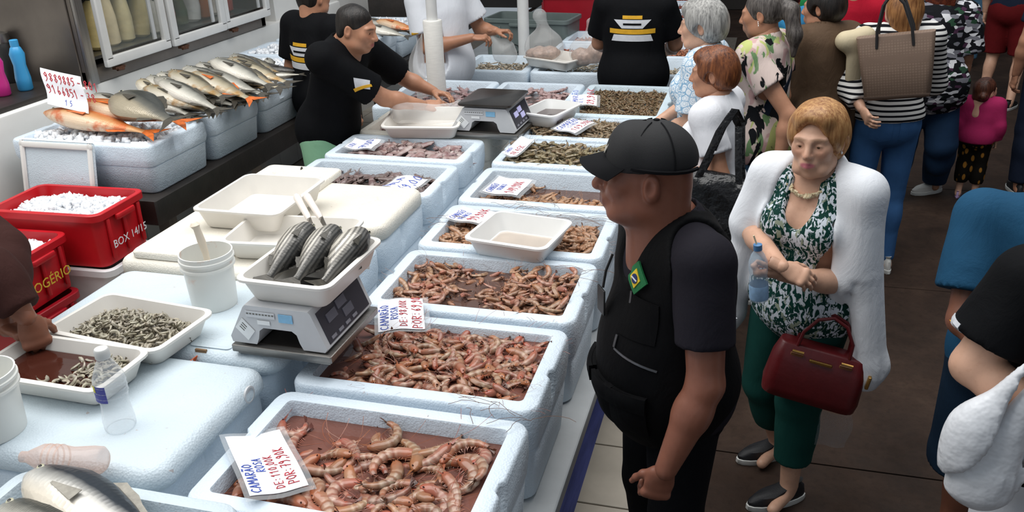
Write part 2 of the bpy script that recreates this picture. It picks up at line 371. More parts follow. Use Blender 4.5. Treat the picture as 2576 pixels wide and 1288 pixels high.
m=MB(); m.loft([rrect(.40,1.10,.03,0,4),rrect(.40,1.10,.03,.02,4),rrect(.39,1.09,.03,.026,4)]); m.build('slab',CREAM,pl)
m=MB(); m.tube([(.0,.50,.0275),(.001,.50,.0275)],.012,10); m.build('hang_hole',DARKM,pl)
# left fish counter bins
LFY=[(3.72,4.27),(4.30,4.84),(4.87,5.40),(5.43,5.97),(6.0,6.55),(6.6,7.15),(7.2,7.8)]
ll=['first foam bin of the fish counter, behind the leaning tray','second foam bin along the fish counter','third foam bin along the fish counter, of long silvery fish','fourth foam bin along the fish counter, by the two vendors in black','foam bin half hidden behind the vendors in black','foam bin with an orange-tailed fish beyond the bending vendor','foam bin at the far end of the fish counter by the vendor in white']
for i,(a,b) in enumerate(LFY): foam_bin(ll[i],-3.93,-3.03,a,b,top=1.1,bot=.83,cav=.06,group='foam bins on the fish counter',seed=30+i)
la=atY(45,362,3.66); lb=atY(240,478,3.62)
lo=thing('leaning_tray','shallow white tray with a raised border leaning on the first fish bin','tray',((la.x+lb.x)/2,3.62,lb.z-.1),0)
lw=lb.x-la.x; lh=.34
m=MB(); m.box((0,0,lh/2),(lw,.022,lh),bev=.01); m.build('panel',FOAMW,lo,(0,0,0),(-.2,0,0))
m=MB()
for c,d in (((0,-.016,lh-.02),(lw,.02,.03)),((0,-.016,.02),(lw,.02,.03)),((lw/2-.018,-.016,lh/2),(.03,.02,lh)),((-lw/2+.018,-.016,lh/2),(.03,.02,lh))): m.box(c,d,bev=.008)
m.build('border',WPLAS,lo,(0,0,0),(-.2,0,0))

# far stall bins
FZ=.88
fx=[(-2.36,-1.76),(-1.75,-1.16),(-1.15,-.54)]
fl_=['far stall foam bin below the hand of the vendor in white','far stall foam bin under the tray with the tied clear bags','far stall foam bin beside the vendor with the printed back']
for i,(a,b) in enumerate(fx): foam_bin(fl_[i],a,b,6.64,7.28,top=FZ,bot=.55,cav=.12,group='bins of the far stall',seed=40+i,mat=FOAM)
FY=[7.31+.58*k for k in range(9)]
for k in range(8): foam_bin(f'far stall shrimp bin, {["first","second","third","fourth","fifth","sixth","seventh","eighth"][k]} behind the corner bin',-1.15,-.54,FY[k],FY[k]+.565,top=FZ+.02*(k>1),bot=.55,cav=.10,group='bins of the far stall',seed=50+k)
for k in range(2): foam_bin(f'far stall inner foam bin, {["nearest","farther"][k]} of the two in the middle',-1.77,-1.16,FY[k],FY[k]+.565,top=FZ,bot=.55,cav=.10,group='bins of the far stall',seed=60+k)

# round white posts
def post(label,x,y,r,z0,z1):
    t=thing('post',label,'post',(x,y,z0)); m=MB(); m.lathe([(r,0),(r,z1-z0)],24); m.build('shaft',PAINTW,t); m=MB(); m.lathe([(r+.03,0),(r+.03,.012),(r,.014)],24); m.build('collar',PAINTW,t)
P1=at(1098,245,.95); post('white round post rising through the bag roll',P1.x,P1.y+.02,.036,ZB,3.4)
P2=at(1318,112,.9); post('white round post of the far stall beside the grey tub',P2.x,P2.y,.05,.55,3.4)
# ------------------------------------------------------------ trays, scales, crates, buckets, bottles
TRAYM=M('tray_plastic','e6e2db',.4,.05,5,.05,40); TRAYW=M('white_tray_plastic','eeeeec',.3,.03,5,.05,40)
def tray_mesh(w,d,h,flare=.035,t=.006,lip=.012):
    b=(w-2*flare,d-2*flare)
    rings=[rrect(b[0]-.02,b[1]-.02,.025,0,4),rrect(b[0],b[1],.03,.008,4),rrect(w-2*lip,d-2*lip,.035,h-.010,4),rrect(w,d,.04,h-.010,4),rrect(w,d,.04,h-.002,4),rrect(w-.006,d-.006,.04,h,4),
           rrect(w-2*lip-.008,d-2*lip-.008,.034,h,4),rrect(b[0]-2*t,b[1]-2*t,.028,.012,4),rrect(b[0]-2*t-.03,b[1]-2*t-.03,.02,t,4)]
    return MB().loft(rings)
def quad(nl,nr,fr,z):
    A,B,C=at(*nl,z),at(*nr,z),at(*fr,z); ux=(B-A); ang=math.atan2(ux.y,ux.x); w=ux.length; d=abs((C-B).dot(Vector((-math.sin(ang),math.cos(ang),0))))
    c=A+ux/2+Vector((-math.sin(ang),math.cos(ang),0))*d/2; return c,w,d,ang
def tray(label,nl,nr,fr,zrim,h,mat=TRAYM,group='white plastic trays',dim=None,tilt=(0,0)):
    c,w,d,ang=quad(nl,nr,fr,zrim)
    if dim: w,d=dim
    t=thing('tray',label,'tray',(c.x,c.y,zrim-h),ang,group); t.rotation_euler=(tilt[0],tilt[1],ang)
    tray_mesh(w,d,h).build('shell',mat,t,fa=35)
    return t,w,d
T1,_,_=tray('empty white tray on the cutting board behind the bucket',(530,513),(735,527),(785,448),1.14,.095,dim=(.40,.46)); q=at(657,485,1.14); T1.location=(q.x,q.y,1.046)
T2,_,_=tray('white tray with two knife handles standing out, behind the loaded scale',(478,615),(826,600),(838,560),1.09,.085,dim=(.50,.30))
T2.location=(-1.72,2.84,1.018); T2.rotation_euler=(0,0,.09)
T4,w4,d4=tray('white tray heaped with peeled grey shrimp',(128,818),(378,905),(520,792),1.085,.078,dim=(.46,.29)); 
T4.location=(-1.90,2.075,1.008); T4.rotation_euler=(0,0,-.10)
T5,w5,d5=tray('white tray of brown water with a little peeled shrimp',(40,975),(255,1000),(378,878),1.085,.078,dim=(.46,.25)); 
T5.location=(-1.93,1.80,1.014); T5.rotation_euler=(0,0,-.02)
T6,w6,d6=tray('empty white tray resting on the shrimp of the fourth bin',(1165,603),(1358,632),(1405,545),1.03,.085,TRAYW,dim=(.36,.33))
T6.location.z=.945
T7,w7,d7=tray('white tray wrapped in a clear bag, in the hands of the bending vendor',(985,280),(1170,300),(1165,262),1.07,.085,dim=(.46,.34))
q=at(1070,292,1.05); T7.location=(q.x,q.y,.965); T7.rotation_euler=(.10,0,.12)
T8,_,_=tray('small white tray of cloudy water behind the empty scale',(1325,292),(1385,300),(1402,262),1.03,.085,TRAYW,dim=(.26,.36)); T8.location=(-1.19,5.02,.96)
T9,_,_=tray('white tray holding tied clear bags on the far stall',(1300,135),(1420,155),(1440,135),.97,.08,dim=(.46,.36)); T9.location=(-1.56,6.86,.89); T9.rotation_euler=(0,0,-.45)
WAT_BR=None
def m_water(name,col,alpha,rough=.04):
    t=NT(name); v=t.coord('Object'); c=hexc(col)
    t.base(t.ramp(t.noise(v,5,4,.6,.5),[(.3,tuple(x*.8 for x in c)),(.7,tuple(min(1,x*1.15) for x in c))])); t.set(rough=rough,spec=.5)
    t.bump(t.noise(v,22,2),.12,.006)
    tr=t.n('ShaderNodeBsdfTransparent'); mx=t.n('ShaderNodeMixShader'); tr.inputs[0].default_value=(*[min(1,x*2+.3) for x in c],1)
    mx.inputs[0].default_value=alpha; t.l(tr.outputs[0],mx.inputs[1]); t.l(t.b.outputs[0],mx.inputs[2]); t.l(mx.outputs[0],t.out.inputs[0]); return t.m
W_RED=m_water('murky_red_brown_water','80554a',.74); W_BRN=m_water('murky_brown_water','6d544c',.76); W_GRY=m_water('murky_grey_water','6d6260',.8); W_DRK=m_water('dark_brown_water','45221a',.95,.08)
def waterpool(label,x0,x1,y0,y1,z,mat,name='water'):
    m=MB(); n=10; rr=random.Random(int(z*1000+x0*99+y0*31))
    m.loft([rrect(x1-x0,y1-y0,.03,-.012,4),rrect(x1-x0,y1-y0,.03,0,4)])
    return tag(m.build(name,mat,None,((x0+x1)/2,(y0+y1)/2,z)),label,'water')
m=MB(); m.loft([rrect(.38,.165,.03,0,4),rrect(.395,.18,.03,.035,4)]); w=tag(m.build('water',W_DRK),'dark brown water pool inside the peeled shrimp tray','water'); w.location=(T5.location.x,T5.location.y,1.022); w.rotation_euler=(0,0,-.02)
m=MB(); m.loft([rrect(.17,.26,.03,0,4),rrect(.18,.27,.03,.03,4)]); w=tag(m.build('water',W_GRY),'cloudy water in the small tray behind the empty scale','water'); w.location=(-1.19,5.02,.968)
m=MB(); m.loft([rrect(.25,.22,.03,0,4),rrect(.26,.23,.03,.006,4)]); w=tag(m.build('water',m_water('thin_pinkish_liquid','c9b6a4',.35)),'thin pinkish liquid on the bottom of the resting tray','water'); w.location=(T6.location.x,T6.location.y,T6.location.z+.008); w.rotation_euler=(0,0,T6.rotation_euler.z)
# tray sticker
m=MB(); m.box((.232,-.04,.045),(.002,.10,.045),bev=0); st=m.build('sticker',M('orange_sticker','e2632a',.5,.15,30),T4,None,(0,.35,0),smooth=False,label='orange and blue price sticker with bars')
m=MB(); m.box((.2335,-.08,.055),(.001,.05,.022)); m.build('sticker_blue',M('blue_ink','3455a8',.5),st,smooth=False)
m=MB(); m.box((.2335,-.03,.045),(.001,.036,.04)); m.build('sticker_white',M('label_white','eef0f0',.5),st,smooth=False)
m=MB()
for k in range(6): m.box((.2342,-.043+k*.005,.045),(.0008,.002 if k%2 else .003,.034))
m.build('bars',BLACK,st,smooth=False)

# scales
def scale(label,c,rz,pan=True,lit=False):
    t=thing('scale',label,'scale',c,rz,'price scales')
    m=MB(); m.box((0,0,.012),(.40,.36,.024),bev=.004); m.box((0,0,-.006),(.37,.33,.012)); m.build('base_plate',STEEL,t)
    m=MB(); m.box((0,.0,.0255),(.33,.30,.003)); m.build('plate_top',STEELD,t)
    z0=.03; prof=[(-.20,0),(-.10,0),(-.088,.022),(-.080,.05),(-.062,.062),(.052,.062),(.07,.05),(.078,.022),(.09,0),(.175,0),(.185,.012),(.135,.128),(.125,.136),(-.125,.136),(-.135,.128),(-.205,.02)]
    def sect(y,s): return [(x*s,y,z0+.068+(z-.068)*(s*.5+.5)) for x,z in prof]
    m=MB(); m.loft([sect(-.168,.985),sect(-.16,1),sect(.16,1),sect(.168,.985)]); m.build('housing',GREYPL,t,fa=30)
    # display on the sloping customer side
    nx=Vector((.116,0,.05)).normalized(); a=math.atan2(.05,.116)
    def side(name,mat,y,v,sy,sv,off,par):
        cx=.16+.0; p=Vector((.185,0,z0+.012)).lerp(Vector((.135,0,z0+.128)),v)+nx*off
        mm=MB(); mm.box((0,0,0),(.004,sy,sv*.126),bev=.0); o=mm.build(name,mat,par,(p.x,y,p.z),(0,-a,0),smooth=False)
        if par is not t: o.matrix_basis=par.matrix_basis.inverted()@o.matrix_basis
        return o
    d=side('display',M('scale_dark_panel','3b3942',.3,.1,8,0),0,.5,.29,.88,.001,t)
    scr=NT('lit_lcd') if lit else None
    if lit:
        scr.base(hexc('b9b6dd')); scr.b.inputs['Emission Color'].default_value=(*hexc('b6b4e0'),1); scr.b.inputs['Emission Strength'].default_value=.35; sm=scr.m
    else: sm=M('lcd_off','6b6a74',.25,.08,6,0)
    for (y,v) in ((-.075,.62),(.0,.72),(.02,.42)): side('screen',sm,y,v,.062,.24,.004,d)
    for k in range(4): side('key_row',M('key_grey','8b8a93',.5),-.11+.05*k,.16,.03,.08,.0035,d)
    # stickers on the front
    def st(name,mat,x,z,w,h,r=0,par=t):
        mm=MB(); mm.box((0,0,0),(w,.0016,h)); return mm.build(name,mat,par,(x,-.1705,z0+z),(0,r,0),smooth=False)
    s1=st('seal_label',M('label_white','eef0f0',.5),-.135,.052,.062,.048,.75)
    for k in range(3): mm=MB(); mm.box((-.01,-.0012,.012-.009*k),(.022,.0008,.003)); mm.build('print',M('label_ink','6b6b66',.6),s1,smooth=False)
    s2=st('type_label',M('label_grey','d5d7da',.5),-.065,.108,.115,.02)
    for k in range(9): mm=MB(); mm.box((-.05+.0125*k,-.0012,.002),(.008,.0008,.0045)); mm.build('print',M('label_ink','6b6b66',.6),s2,smooth=False)
    s3=st('inspection_label',M('label_blue','86bde0',.5,.1,40),.035,.104,.055,.028)
    st('small_label',M('label_white','eef0f0',.5),-.055,.082,.05,.014)
    if pan:
        m=MB(); m.loft([rrect(.30,.36,.03,.0,4),rrect(.32,.38,.03,.006,4),rrect(.32,.38,.03,.016,4),rrect(.31,.37,.03,.018,4)]); m.build('pan',STEELD,t,(0,0,z0+.144))
    m=MB(); m.box((0,0,z0+.139),(.10,.10,.012)); m.build('pan_post',BLACK,t)
    return t
c1,_,_,_=quad((607,868),(850,893),(938,775),1.03)
S1=scale('grey price scale loaded with the tray of three mullets',(-1.355,2.235,1.019),-.02,pan=False); S1.scale=(.87,.95,1)
T3,_,_=tray('white tray of three striped mullets on the scale',(632,705),(880,765),(936,600),1.26,.088,TRAYM,dim=(.325,.40)); T3.location=(-1.325,2.27,1.019+.03+.145-.01); T3.rotation_euler=(0,0,-.03)
m=MB(); m.box((0,.203,.06),(.1,.0015,.035)); m.build('care_label',M('label_white','eef0f0',.5),T3,(.05,-.018,.0),(-.35,0,0),smooth=False)
S2=scale('grey price scale with an empty dark pan and lit screens',(-1.475,4.80,.962),-.04,True,True)
S3=scale('small scale of the far stall behind the tied bags',(-1.47,8.62,.556),.1,True)

# buckets with ladle handles
def bucket(label,px,r,h,z=1.006,loc=None,handle=True):
    p=at(*px,z) if loc is None else Vector(loc); t=thing('bucket',label,'bucket',p,0,'white buckets')
    m=MB(); m.lathe([(r*.86,0),(r*.89,.006),(r*.97,h*.74),(r*1.06,h*.75),(r*1.06,h*.79),(r*.99,h*.80),(r*1.0,h*.86),(r*1.07,h*.87),(r*1.07,h*.91),(r*1.02,h*.92),(r*1.04,h),(r*.99,h),(r*.95,h*.7),(r*.84,.01)],36); m.build('shell',m_bucket,t,fa=50)
    if handle:
        q=t.copy(); 
        for k in list(q.keys()): del q[k]
        COL.objects.link(q); tag(q,f'cream ladle handle standing in the {label.split(" ")[0]} bucket' if False else 'cream plastic ladle handle standing in the white bucket','ladle'); q.name='ladle'
        m=MB(); m.tube([(-.01,.02,.05),(-.015,.02,h*.9),(-.022,.02,h*1.12),(-.03,.018,h*1.36),(-.034,.017,h*1.42)],[.009,.011,.014,.012,.016],12); m.tube([(-.034,.017,h*1.42),(-.036,.017,h*1.47)],[.018,.010],12); m.build('handle',M('cream_handle','efe2cf',.45,.06,8,.05,40),q)
    return t
def _mb():
    t=NT('bucket_plastic'); v=t.coord('Object'); s=t.ramp(t.noise(v,16,4,.6),[(.60,0.0),(.74,1.0)]); z=t.sep(v)[2]; up=t.ramp(z,[(.09,0.0),(.16,1.0)])
    t.base(t.mix(t.math('MULTIPLY',t.math('MULTIPLY',s,up),.6),hexc('ebebe6'),hexc('d98a56'))); t.set(rough=.35,spec=.45); return t.m
m_bucket=_mb()
bucket('white plastic bucket holding a ladle, behind the peeled shrimp tray',(542,765),.087,.205)
bucket('white bucket cut by the left picture edge',(0,0),.087,.19,loc=at(-8,1085,1.01),handle=False)
# knife handles of the tray
for k,(a,b) in enumerate((((745,492),(778,552)),((770,490),(808,550)))):
    A=atY(*a,2.95); B=atY(*b,2.84)
    t=thing('knife','white knife handle leaning out of the tray, '+('left' if k==0 else 'right')+' of the pair','knife',tuple(B),0,'knives in the tray')
    v=A-B; u=v.normalized()
    m=MB(); m.tube([(0,0,0),v*.15,v*.6,v*.92,v],[.010,.013,.014,.016,.011],10); m.build('handle',M('white_handle','f0e6dc',.4,.05,8,.04,40),t)
    w=u.cross(Vector((0,1,0))).normalized()*.014
    m=MB(); q=-u*.07; m.loft([[Vector((0,-.001,0))+w,Vector((0,.001,0))+w,Vector((0,.001,0))-w,Vector((0,-.001,0))-w],[q+w+Vector((0,-.001,0)),q+w+Vector((0,.001,0)),q-w*.3+Vector((0,.001,0)),q-w*.3+Vector((0,-.001,0))]]); m.build('blade',STEEL,t)

# crates
def crate(label,c,rz,w,d,h,col,text=None,tcol='d8c33c',ice=0,tsize=.055):
    t=thing('crate',label,'crate',c,rz,'stacked plastic crates')
    mt=M('crate_'+col,col,.4,.1,6,.06,40)
    m=MB(); f=.025
    rings=[rrect(w-2*f-.03,d-2*f-.03,.04,0,4),rrect(w-2*f,d-2*f,.045,.01,4),rrect(w-.03,d-.03,.05,h-.035,4),rrect(w,d,.055,h-.035,4),rrect(w,d,.055,h-.003,4),rrect(w-.006,d-.006,.055,h,4),rrect(w-.05,d-.05,.04,h,4),rrect(w-.055,d-.055,.04,h-.02,4),rrect(w-2*f-.02,d-2*f-.02,.035,.012,4)]
    m.loft(rings); m.build('shell',mt,t,fa=35)
    for s in (-1,1):
        for k in range(3): m=MB(); m.box((s*(w/2-.010),(-.3+.3*k)*d,h*.5),(.02,.022,h*.72),bev=.006); m.build('rib',mt,t)
        m=MB(); m.box((s*(w/2+.004),0,h-.05),(.028,d*.36,.03),bev=.009); m.build('grip',mt,t)
    if text:
        me=text_mesh(text,tsize); o=obj('lettering',me,M('ink_'+tcol,tcol,.5,.05,9,0),t,(w/2+.0075,0,h*.32),(PI/2-.0,0,PI/2)); o.rotation_euler=Euler((PI/2,0,PI/2)); o.location=(w/2-.002+.010,0,h*.34)
    return t
def text_mesh(s,size,extr=.0006,align='CENTER'):
    cu=bpy.data.curves.new('t','FONT'); cu.body=s; cu.size=size; cu.extrude=extr; cu.align_x=align; cu.resolution_u=2
    o=bpy.data.objects.new('t',cu); COL.objects.link(o); dg=bpy.context.evaluated_depsgraph_get(); me=bpy.data.meshes.new_from_object(o.evaluated_get(dg)); bpy.data.objects.remove(o); return me
CX,CY=-3.33,3.41
crate('dark red crate at the floor beneath the white crate',(CX+.02,CY,0),.0,.62,.40,.30,'6e0d18')
crate('white plastic crate with a black bird stamp under the red ice crate',(CX+.02,CY,.30),.03,.62,.40,.32,'e4e2e2')
cw=[o for o in COL.objects if o.name.startswith('crate') and 'bird stamp' in o.get('label','')][0]
m=MB(); 
for q in ([(-.03,0,0),(.03,0,0),(.018,0,.02),(.022,0,.05),(.008,0,.068),(-.002,0,.075),(-.012,0,.07),(-.02,0,.05),(-.018,0,.02)],): m.loft([[(p[0],-.0006,p[2]) for p in q],[(p[0],.0006,p[2]) for p in q]])
m.build('bird_stamp',BLACK,cw,(.311,.10,.13),(0,0,PI/2),smooth=False)
R1=crate('red crate of crushed ice marked BOX 14/15',(CX,CY,.62),.04,.64,.40,.29,'c4141f','BOX 14/15','f0eef0',tsize=.058)
crate('white crate at the floor in the near stack beside the island',(CX-.1,CY-.46,0),.0,.62,.42,.28,'d9d7d6')
crate('dark red crate with faded writing in the near stack',(CX-.11,CY-.45,.28),-.02,.62,.42,.27,'9c1020','sardinha','a8863a',tsize=.055)
R2=crate('red crate of crushed ice marked ROGÉRIO in yellow',(CX-.13,CY-.43,.55),.05,.62,.42,.28,'bb1320','ROGÉRIO','d9b63a',tsize=.068)
def icepile(label,c,rz,w,d,z,n,seed,bump_h=.03,cell=.022):
    rr=np.random.default_rng(seed); P=np.stack([rr.uniform(-w/2,w/2,n),rr.uniform(-d/2,d/2,n),rr.uniform(-.02,.012,n)],1)
    P[:,2]+=bump_h*(1-(P[:,0]/(w/2))**2)*(1-(P[:,1]/(d/2))**2)+.008*np.sin(P[:,0]*23)*np.cos(P[:,1]*29)
    base=np.array([[x,y,zz] for x in(-1,1) for y in(-1,1) for zz in(-1,1)],float); V=[];F=[]
    q=[(0,1,3,2),(4,6,7,5),(0,4,5,1),(2,3,7,6),(0,2,6,4),(1,5,7,3)]
    for i in range(n):
        s=cell*rr.uniform(.3,.75,3); b=base*s*rr.uniform(.6,1.1,(8,1)); R=np.array(Euler(rr.uniform(0,3,3)).to_matrix()); V.append(b@R.T+P[i]); F+= [tuple(k+8*i for k in f) for f in q]
    V=np.concatenate(V); me=np_mesh('crushed_ice',V,np.array(F),False)
    return tag(obj('crushed_ice',me,ICE,None,(c[0],c[1],z),(0,0,rz)),label,'ice',kind='stuff')
ICE=NT('crushed_ice'); ICE.base(hexc('eef1f5')); ICE.set(rough=.25,spec=.5); ICE=ICE.m
m=MB()
icepile('crushed ice filling the red crate marked BOX 14/15',(CX,CY),.04,.53,.29,.855,1500,1)
icepile('crushed ice filling the red crate marked ROGÉRIO',(CX-.13,CY-.43),.05,.50,.30,.78,1500,2)
# far tubs
g=crate('grey tub marked BOX 05 on the far stall',(-2.14,8.35,.552),-PI/2-.12,.46,.86,.48,'66716f','BOX 05','171a1a',tsize=.13); g['group']='tubs of the far stall'
g=crate('deep red tub behind the grey tub',(-1.75,9.2,.552),.12,.95,.6,.60,'a01425'); g['group']='tubs of the far stall'

# clear bottles on the near lid
PET=m_glass('clear_bottle_plastic',hexc('e6ebee'),.26,.12); PETO=m_glass('orange_stained_bottle_plastic',hexc('dba98a'),.30,.15)
def pet(label,loc,rot,mat,hh=.225,r=.036,cap=False,lab=('4a4fa0','d5cf49')):
    t=thing('bottle',label,'bottle',loc,0,'clear plastic bottles on the foam lid',rot=rot)
    prof=[(r*.8,0),(r*.98,.008),(r,.03),(r*.95,.05),(r*.86,.085),(r*.95,.11),(r,.12),(r,.155),(r*.98,.165),(r*.62,hh*.86),(r*.40,hh*.93),(r*.40,hh)]
    m=MB(); m.lathe(prof,24,cap1=not cap); m.build('body',mat,t,fa=60)
    if cap: m=MB(); m.lathe([(r*.44,hh-.012),(r*.47,hh-.01),(r*.47,hh+.012),(r*.40,hh+.016)],18); m.build('cap',M('frosted_cap','d9d9d6',.4,.05,9,0),t)
    m=MB(); P=[]
    for i in range(7):
        a=-2.4+i*.17; P.append([((r+.0008)*math.cos(a),(r+.0008)*math.sin(a),z) for z in (.105,.155)])
    l=MB().sheet(P,.0005).build('label',M('lab_'+lab[0],lab[0],.5,.2,30,0),t)
    P=[[((r+.0014)*math.cos(a),(r+.0014)*math.sin(a),z) for z in (.135,.155)] for a in (-2.4,-2.3,-2.2,-2.1)]; MB().sheet(P,.0004).build('label_mark',M('lab_'+lab[1],lab[1],.5,.1,30,0),l)
    for k in range(3): m=MB(); m.lathe([(r*1.002,.112+.017*k),(r*1.03,.115+.017*k),(r*1.002,.118+.017*k)],24,cap0=False,cap1=False); m.build('ridge',mat,t)
    return t
p=at(305,1075,1.010); pet('clear plastic bottle standing upright with a purple label',p,(0,0,0.2),PET,.235,.042,True)
p=at(250,1165,1.045); pet('empty orange-stained bottle lying on its side',at(262,1158,1.046),(0,-PI/2+.0,.16),PETO,.225,.036,False,('5a3560','d9922e'))

# bag roll on the post
BAGM=m_glass('cloudy_bag_film',hexc('e8e8e6'),.30,.3)
t=thing('bag_roll','upright white roll of plastic bags around the post','bag roll',(P1.x,P1.y+.02,.98))
m=MB(); m.lathe([(.037,0),(.062,0),(.064,.01),(.062,.24),(.064,.47),(.060,.48),(.037,.48)],28); m.build('roll',M('bag_roll_white','e9e7e1',.45,.05,20,.2,40,stretch=(1,1,6)),t)
P=[]
for i in range(12):
    z=.40-.42*i/11; w_=.012+.085*math.sin(min(1,i/8)*PI*.8)
    P.append([(-.062-w_*k/4+.0*k,-.035-.012*math.sin(k*1.6+i*.5)-.01*k,z-.03*k/4) for k in range(5)])
MB().sheet(P,.0012).build('loose_bag',BAGM,t)
# ------------------------------------------------------------ seafood
def colmesh(mb,cols,name,smooth=True):
    me=mb.mesh(name,smooth,60); a=me.color_attributes.new('Col','FLOAT_COLOR','POINT')
    a.data.foreach_set('color',np.concatenate([np.asarray(cols,np.float32),np.ones((len(cols),1),np.float32)],1).ravel()); return me
def m_sea(name,base,light,dark,head,rough=.22,rnd=.18,spec=.55,sss=.0):
    t=NT(name); at_=t.n('ShaderNodeAttribute',attribute_name='Col'); sc=t.n('ShaderNodeSeparateColor'); t.l(at_.outputs['Color'],sc.inputs[0])
    v=t.coord('Object'); n=t.noise(v,60,3)
    b=t.mix(t.ramp(n,[(.35,0.0),(.7,1.0)]),hexc(base),tuple(x*.72 for x in hexc(base)))
    c=t.mix(sc.outputs[0],b,hexc(light)); c=t.mix(sc.outputs[2],c,hexc(head)); c=t.mix(sc.outputs[1],c,hexc(dark))
    oi=t.n('ShaderNodeObjectInfo'); hs=t.n('ShaderNodeHueSaturation'); t.l(c,hs.inputs['Color'])
    t.l(t.math('ADD',t.math('MULTIPLY',oi.outputs['Random'],rnd*2),1-rnd),hs.inputs['Value']); t.l(t.math('ADD',t.math('MULTIPLY',t.math('FRACT',t.math('MULTIPLY',oi.outputs['Random'],7.3)),.03),.487),hs.inputs['Hue'])
    t.base(hs.outputs[0]); t.set(rough=rough,spec=spec); t.bump(n,.12,.001); return t.m
SH_PINK=m_sea('pink_shrimp','9c7c66','c4aa95','3f1c15','a5583a'); SH_BRN=m_sea('brown_shrimp','a3806c','c09a82','43231b','a86a4d'); SH_GRY=m_sea('grey_prawn','8b7f66','a99c80','3b3022','7d6648'); SH_TINY=m_sea('tiny_shrimp','7d6c54','9d8a6e','3b2a1e','7c5238'); SH_PEEL=m_sea('peeled_shrimp','a29a88','bdb5a2','55503f','958468')
SH_RED=m_sea('red_shrimp','a35f4a','b87a64','4c1d16','a54c33'); SQ=m_sea('squid','a58f8c','c9bcb8','5d3d40','7c4f50'); SQD=m_sea('dark_squid','74625e','a4948f','372d2c','5a4543'); SQP=m_sea('pink_squid','ad918d','cbb8b3','6a4746','95706c')
def shrimp(curl,L=.12,seed=0,n=7,rings=18,legs=True,head=True,feel=True):
    """lies on its side in the XY plane; Col = (light band, dark tail, red head)"""
    rr=random.Random(seed); mb=MB(); cols=[]
    s=np.linspace(0,1,rings); ang=np.cumsum(np.concatenate([[0],np.where(s[1:]>.3,curl/(rings*.68),curl*.12/(rings*.32))])); ds=L/(rings-1)
    x=np.cumsum(np.cos(ang))*ds; y=np.cumsum(np.sin(ang))*ds; x-=x.mean(); y-=y.mean()
    R=[]
    for i in range(rings):
        t=s[i]; g=i%3
        r=(.30+.70*min(1,t/.14)**.7) if t<.34 else (1.0-.60*((t-.34)/.66)**1.25)
        if t>=.34: r*=(1.05,1.09,.92)[g]
        elif t>.28: r*=1.04
        r*=L*.092
        nx,ny=-math.sin(ang[i]),math.cos(ang[i]); ring=[]
        for k in range(n):
            a=2*PI*k/n; ring.append((x[i]+nx*r*1.18*math.cos(a),y[i]+ny*r*1.18*math.cos(a),r*.88*math.sin(a)))
        R.append(ring)
        for k in range(n):
            back=.5+.5*math.cos(2*PI*k/n)*(-1 if curl>=0 else 1)
            cols.append((((.15,.25,.9)[g] if t>.34 else .15)*rr.uniform(.7,1.1), max(0,(t-.9)*6) if t>.88 else (.22 if (t>.34 and g==0) else 0), min(1,((1-t/.45)*.8 if (t<.45 and head) else (.35 if t>.8 else .0))+(.35*(1-back) if head else 0)*rr.uniform(.4,1.2)+(.3 if (t>.34 and g==0 and head) else 0))))
    mb.loft(R)
    def add(v0): cols.extend([v0]*(len(mb.v)-len(cols)))
    # tail fan
    a=ang[-1]; d=Vector((math.cos(a),math.sin(a),0)); p=Vector((x[-1],y[-1],0)); sd=Vector((-d.y,d.x,0))
    for q in (-.55,0,.55):
        e=p+(d*math.cos(q)+Vector((0,0,1))*math.sin(q)).normalized()*L*.15; w=sd*L*.022
        w2=Vector((0,0,1))*L*.03*math.cos(q)+sd*L*.03
        mb.add([p+w*.5,p-w*.5,e-w2,e+w2,(p+e)/2+Vector((0,0,L*.008))],[(0,1,2,3),(0,4,3),(1,0,4),(4,2,3)]); add((.1,.75,.5))
    if head:
        d0=-Vector((math.cos(ang[0]),math.sin(ang[0]),0)); p0=Vector((x[0],y[0],0)); s0=Vector((-d0.y,d0.x,0))
        mb.add([p0+s0*L*.03*(-1),p0-s0*L*.06,p0+d0*L*.16-s0*L*.07,p0+Vector((0,0,L*.02))],[(0,1,2),(0,2,3),(1,3,2)]); add((.1,.35,.9))
        for sgn in (-1,1):
            c=p0+Vector((math.cos(ang[0]),math.sin(ang[0]),0))*L*.05-s0*L*.03+Vector((0,0,sgn*L*.055)); r=L*.018
            mb.add([c+Vector(v)*r for v in ((1,0,0),(-1,0,0),(0,1,0),(0,-1,0),(0,0,1),(0,0,-1))],[(0,2,4),(2,1,4),(1,3,4),(3,0,4),(2,0,5),(1,2,5),(3,1,5),(0,3,5)]); add((0,1,0))
    if legs:
        for i in range(4,rings-4,1):
            p1=Vector(R[i][0])*.0+Vector((x[i],y[i],0)); nn=Vector((-math.sin(ang[i]),math.cos(ang[i]),0))*(1 if curl>=0 else -1)
            tt=Vector((math.cos(ang[i]),math.sin(ang[i]),0)); e=p1+nn*L*(.16 if i>6 else .2)-tt*L*.05*rr.uniform(-.4,1)+Vector((0,0,rr.uniform(-.03,.05)*L)); m_=p1+nn*L*.08
            w=tt*L*.008; mb.add([m_-w,m_+w,e],[(0,1,2)]); add((.5,.1,.7))
    if feel and head:
        for q in (-.5,.1):
            pts=[p0+d0*L*.05]; dd=(d0+s0*q).normalized()
            for k in range(5): pts.append(pts[-1]+dd*L*.16); dd=(dd+s0*rr.uniform(-.35,.35)+Vector((0,0,rr.uniform(-.1,.18)))).normalized()
            for k in range(5):
                w=Vector((-(pts[k+1]-pts[k]).y,(pts[k+1]-pts[k]).x,0)).normalized()*L*.004; mb.add([pts[k]-w,pts[k]+w,pts[k+1]+w,pts[k+1]-w],[(0,1,2,3)])
            add((.1,.35,.9))
    return mb,cols
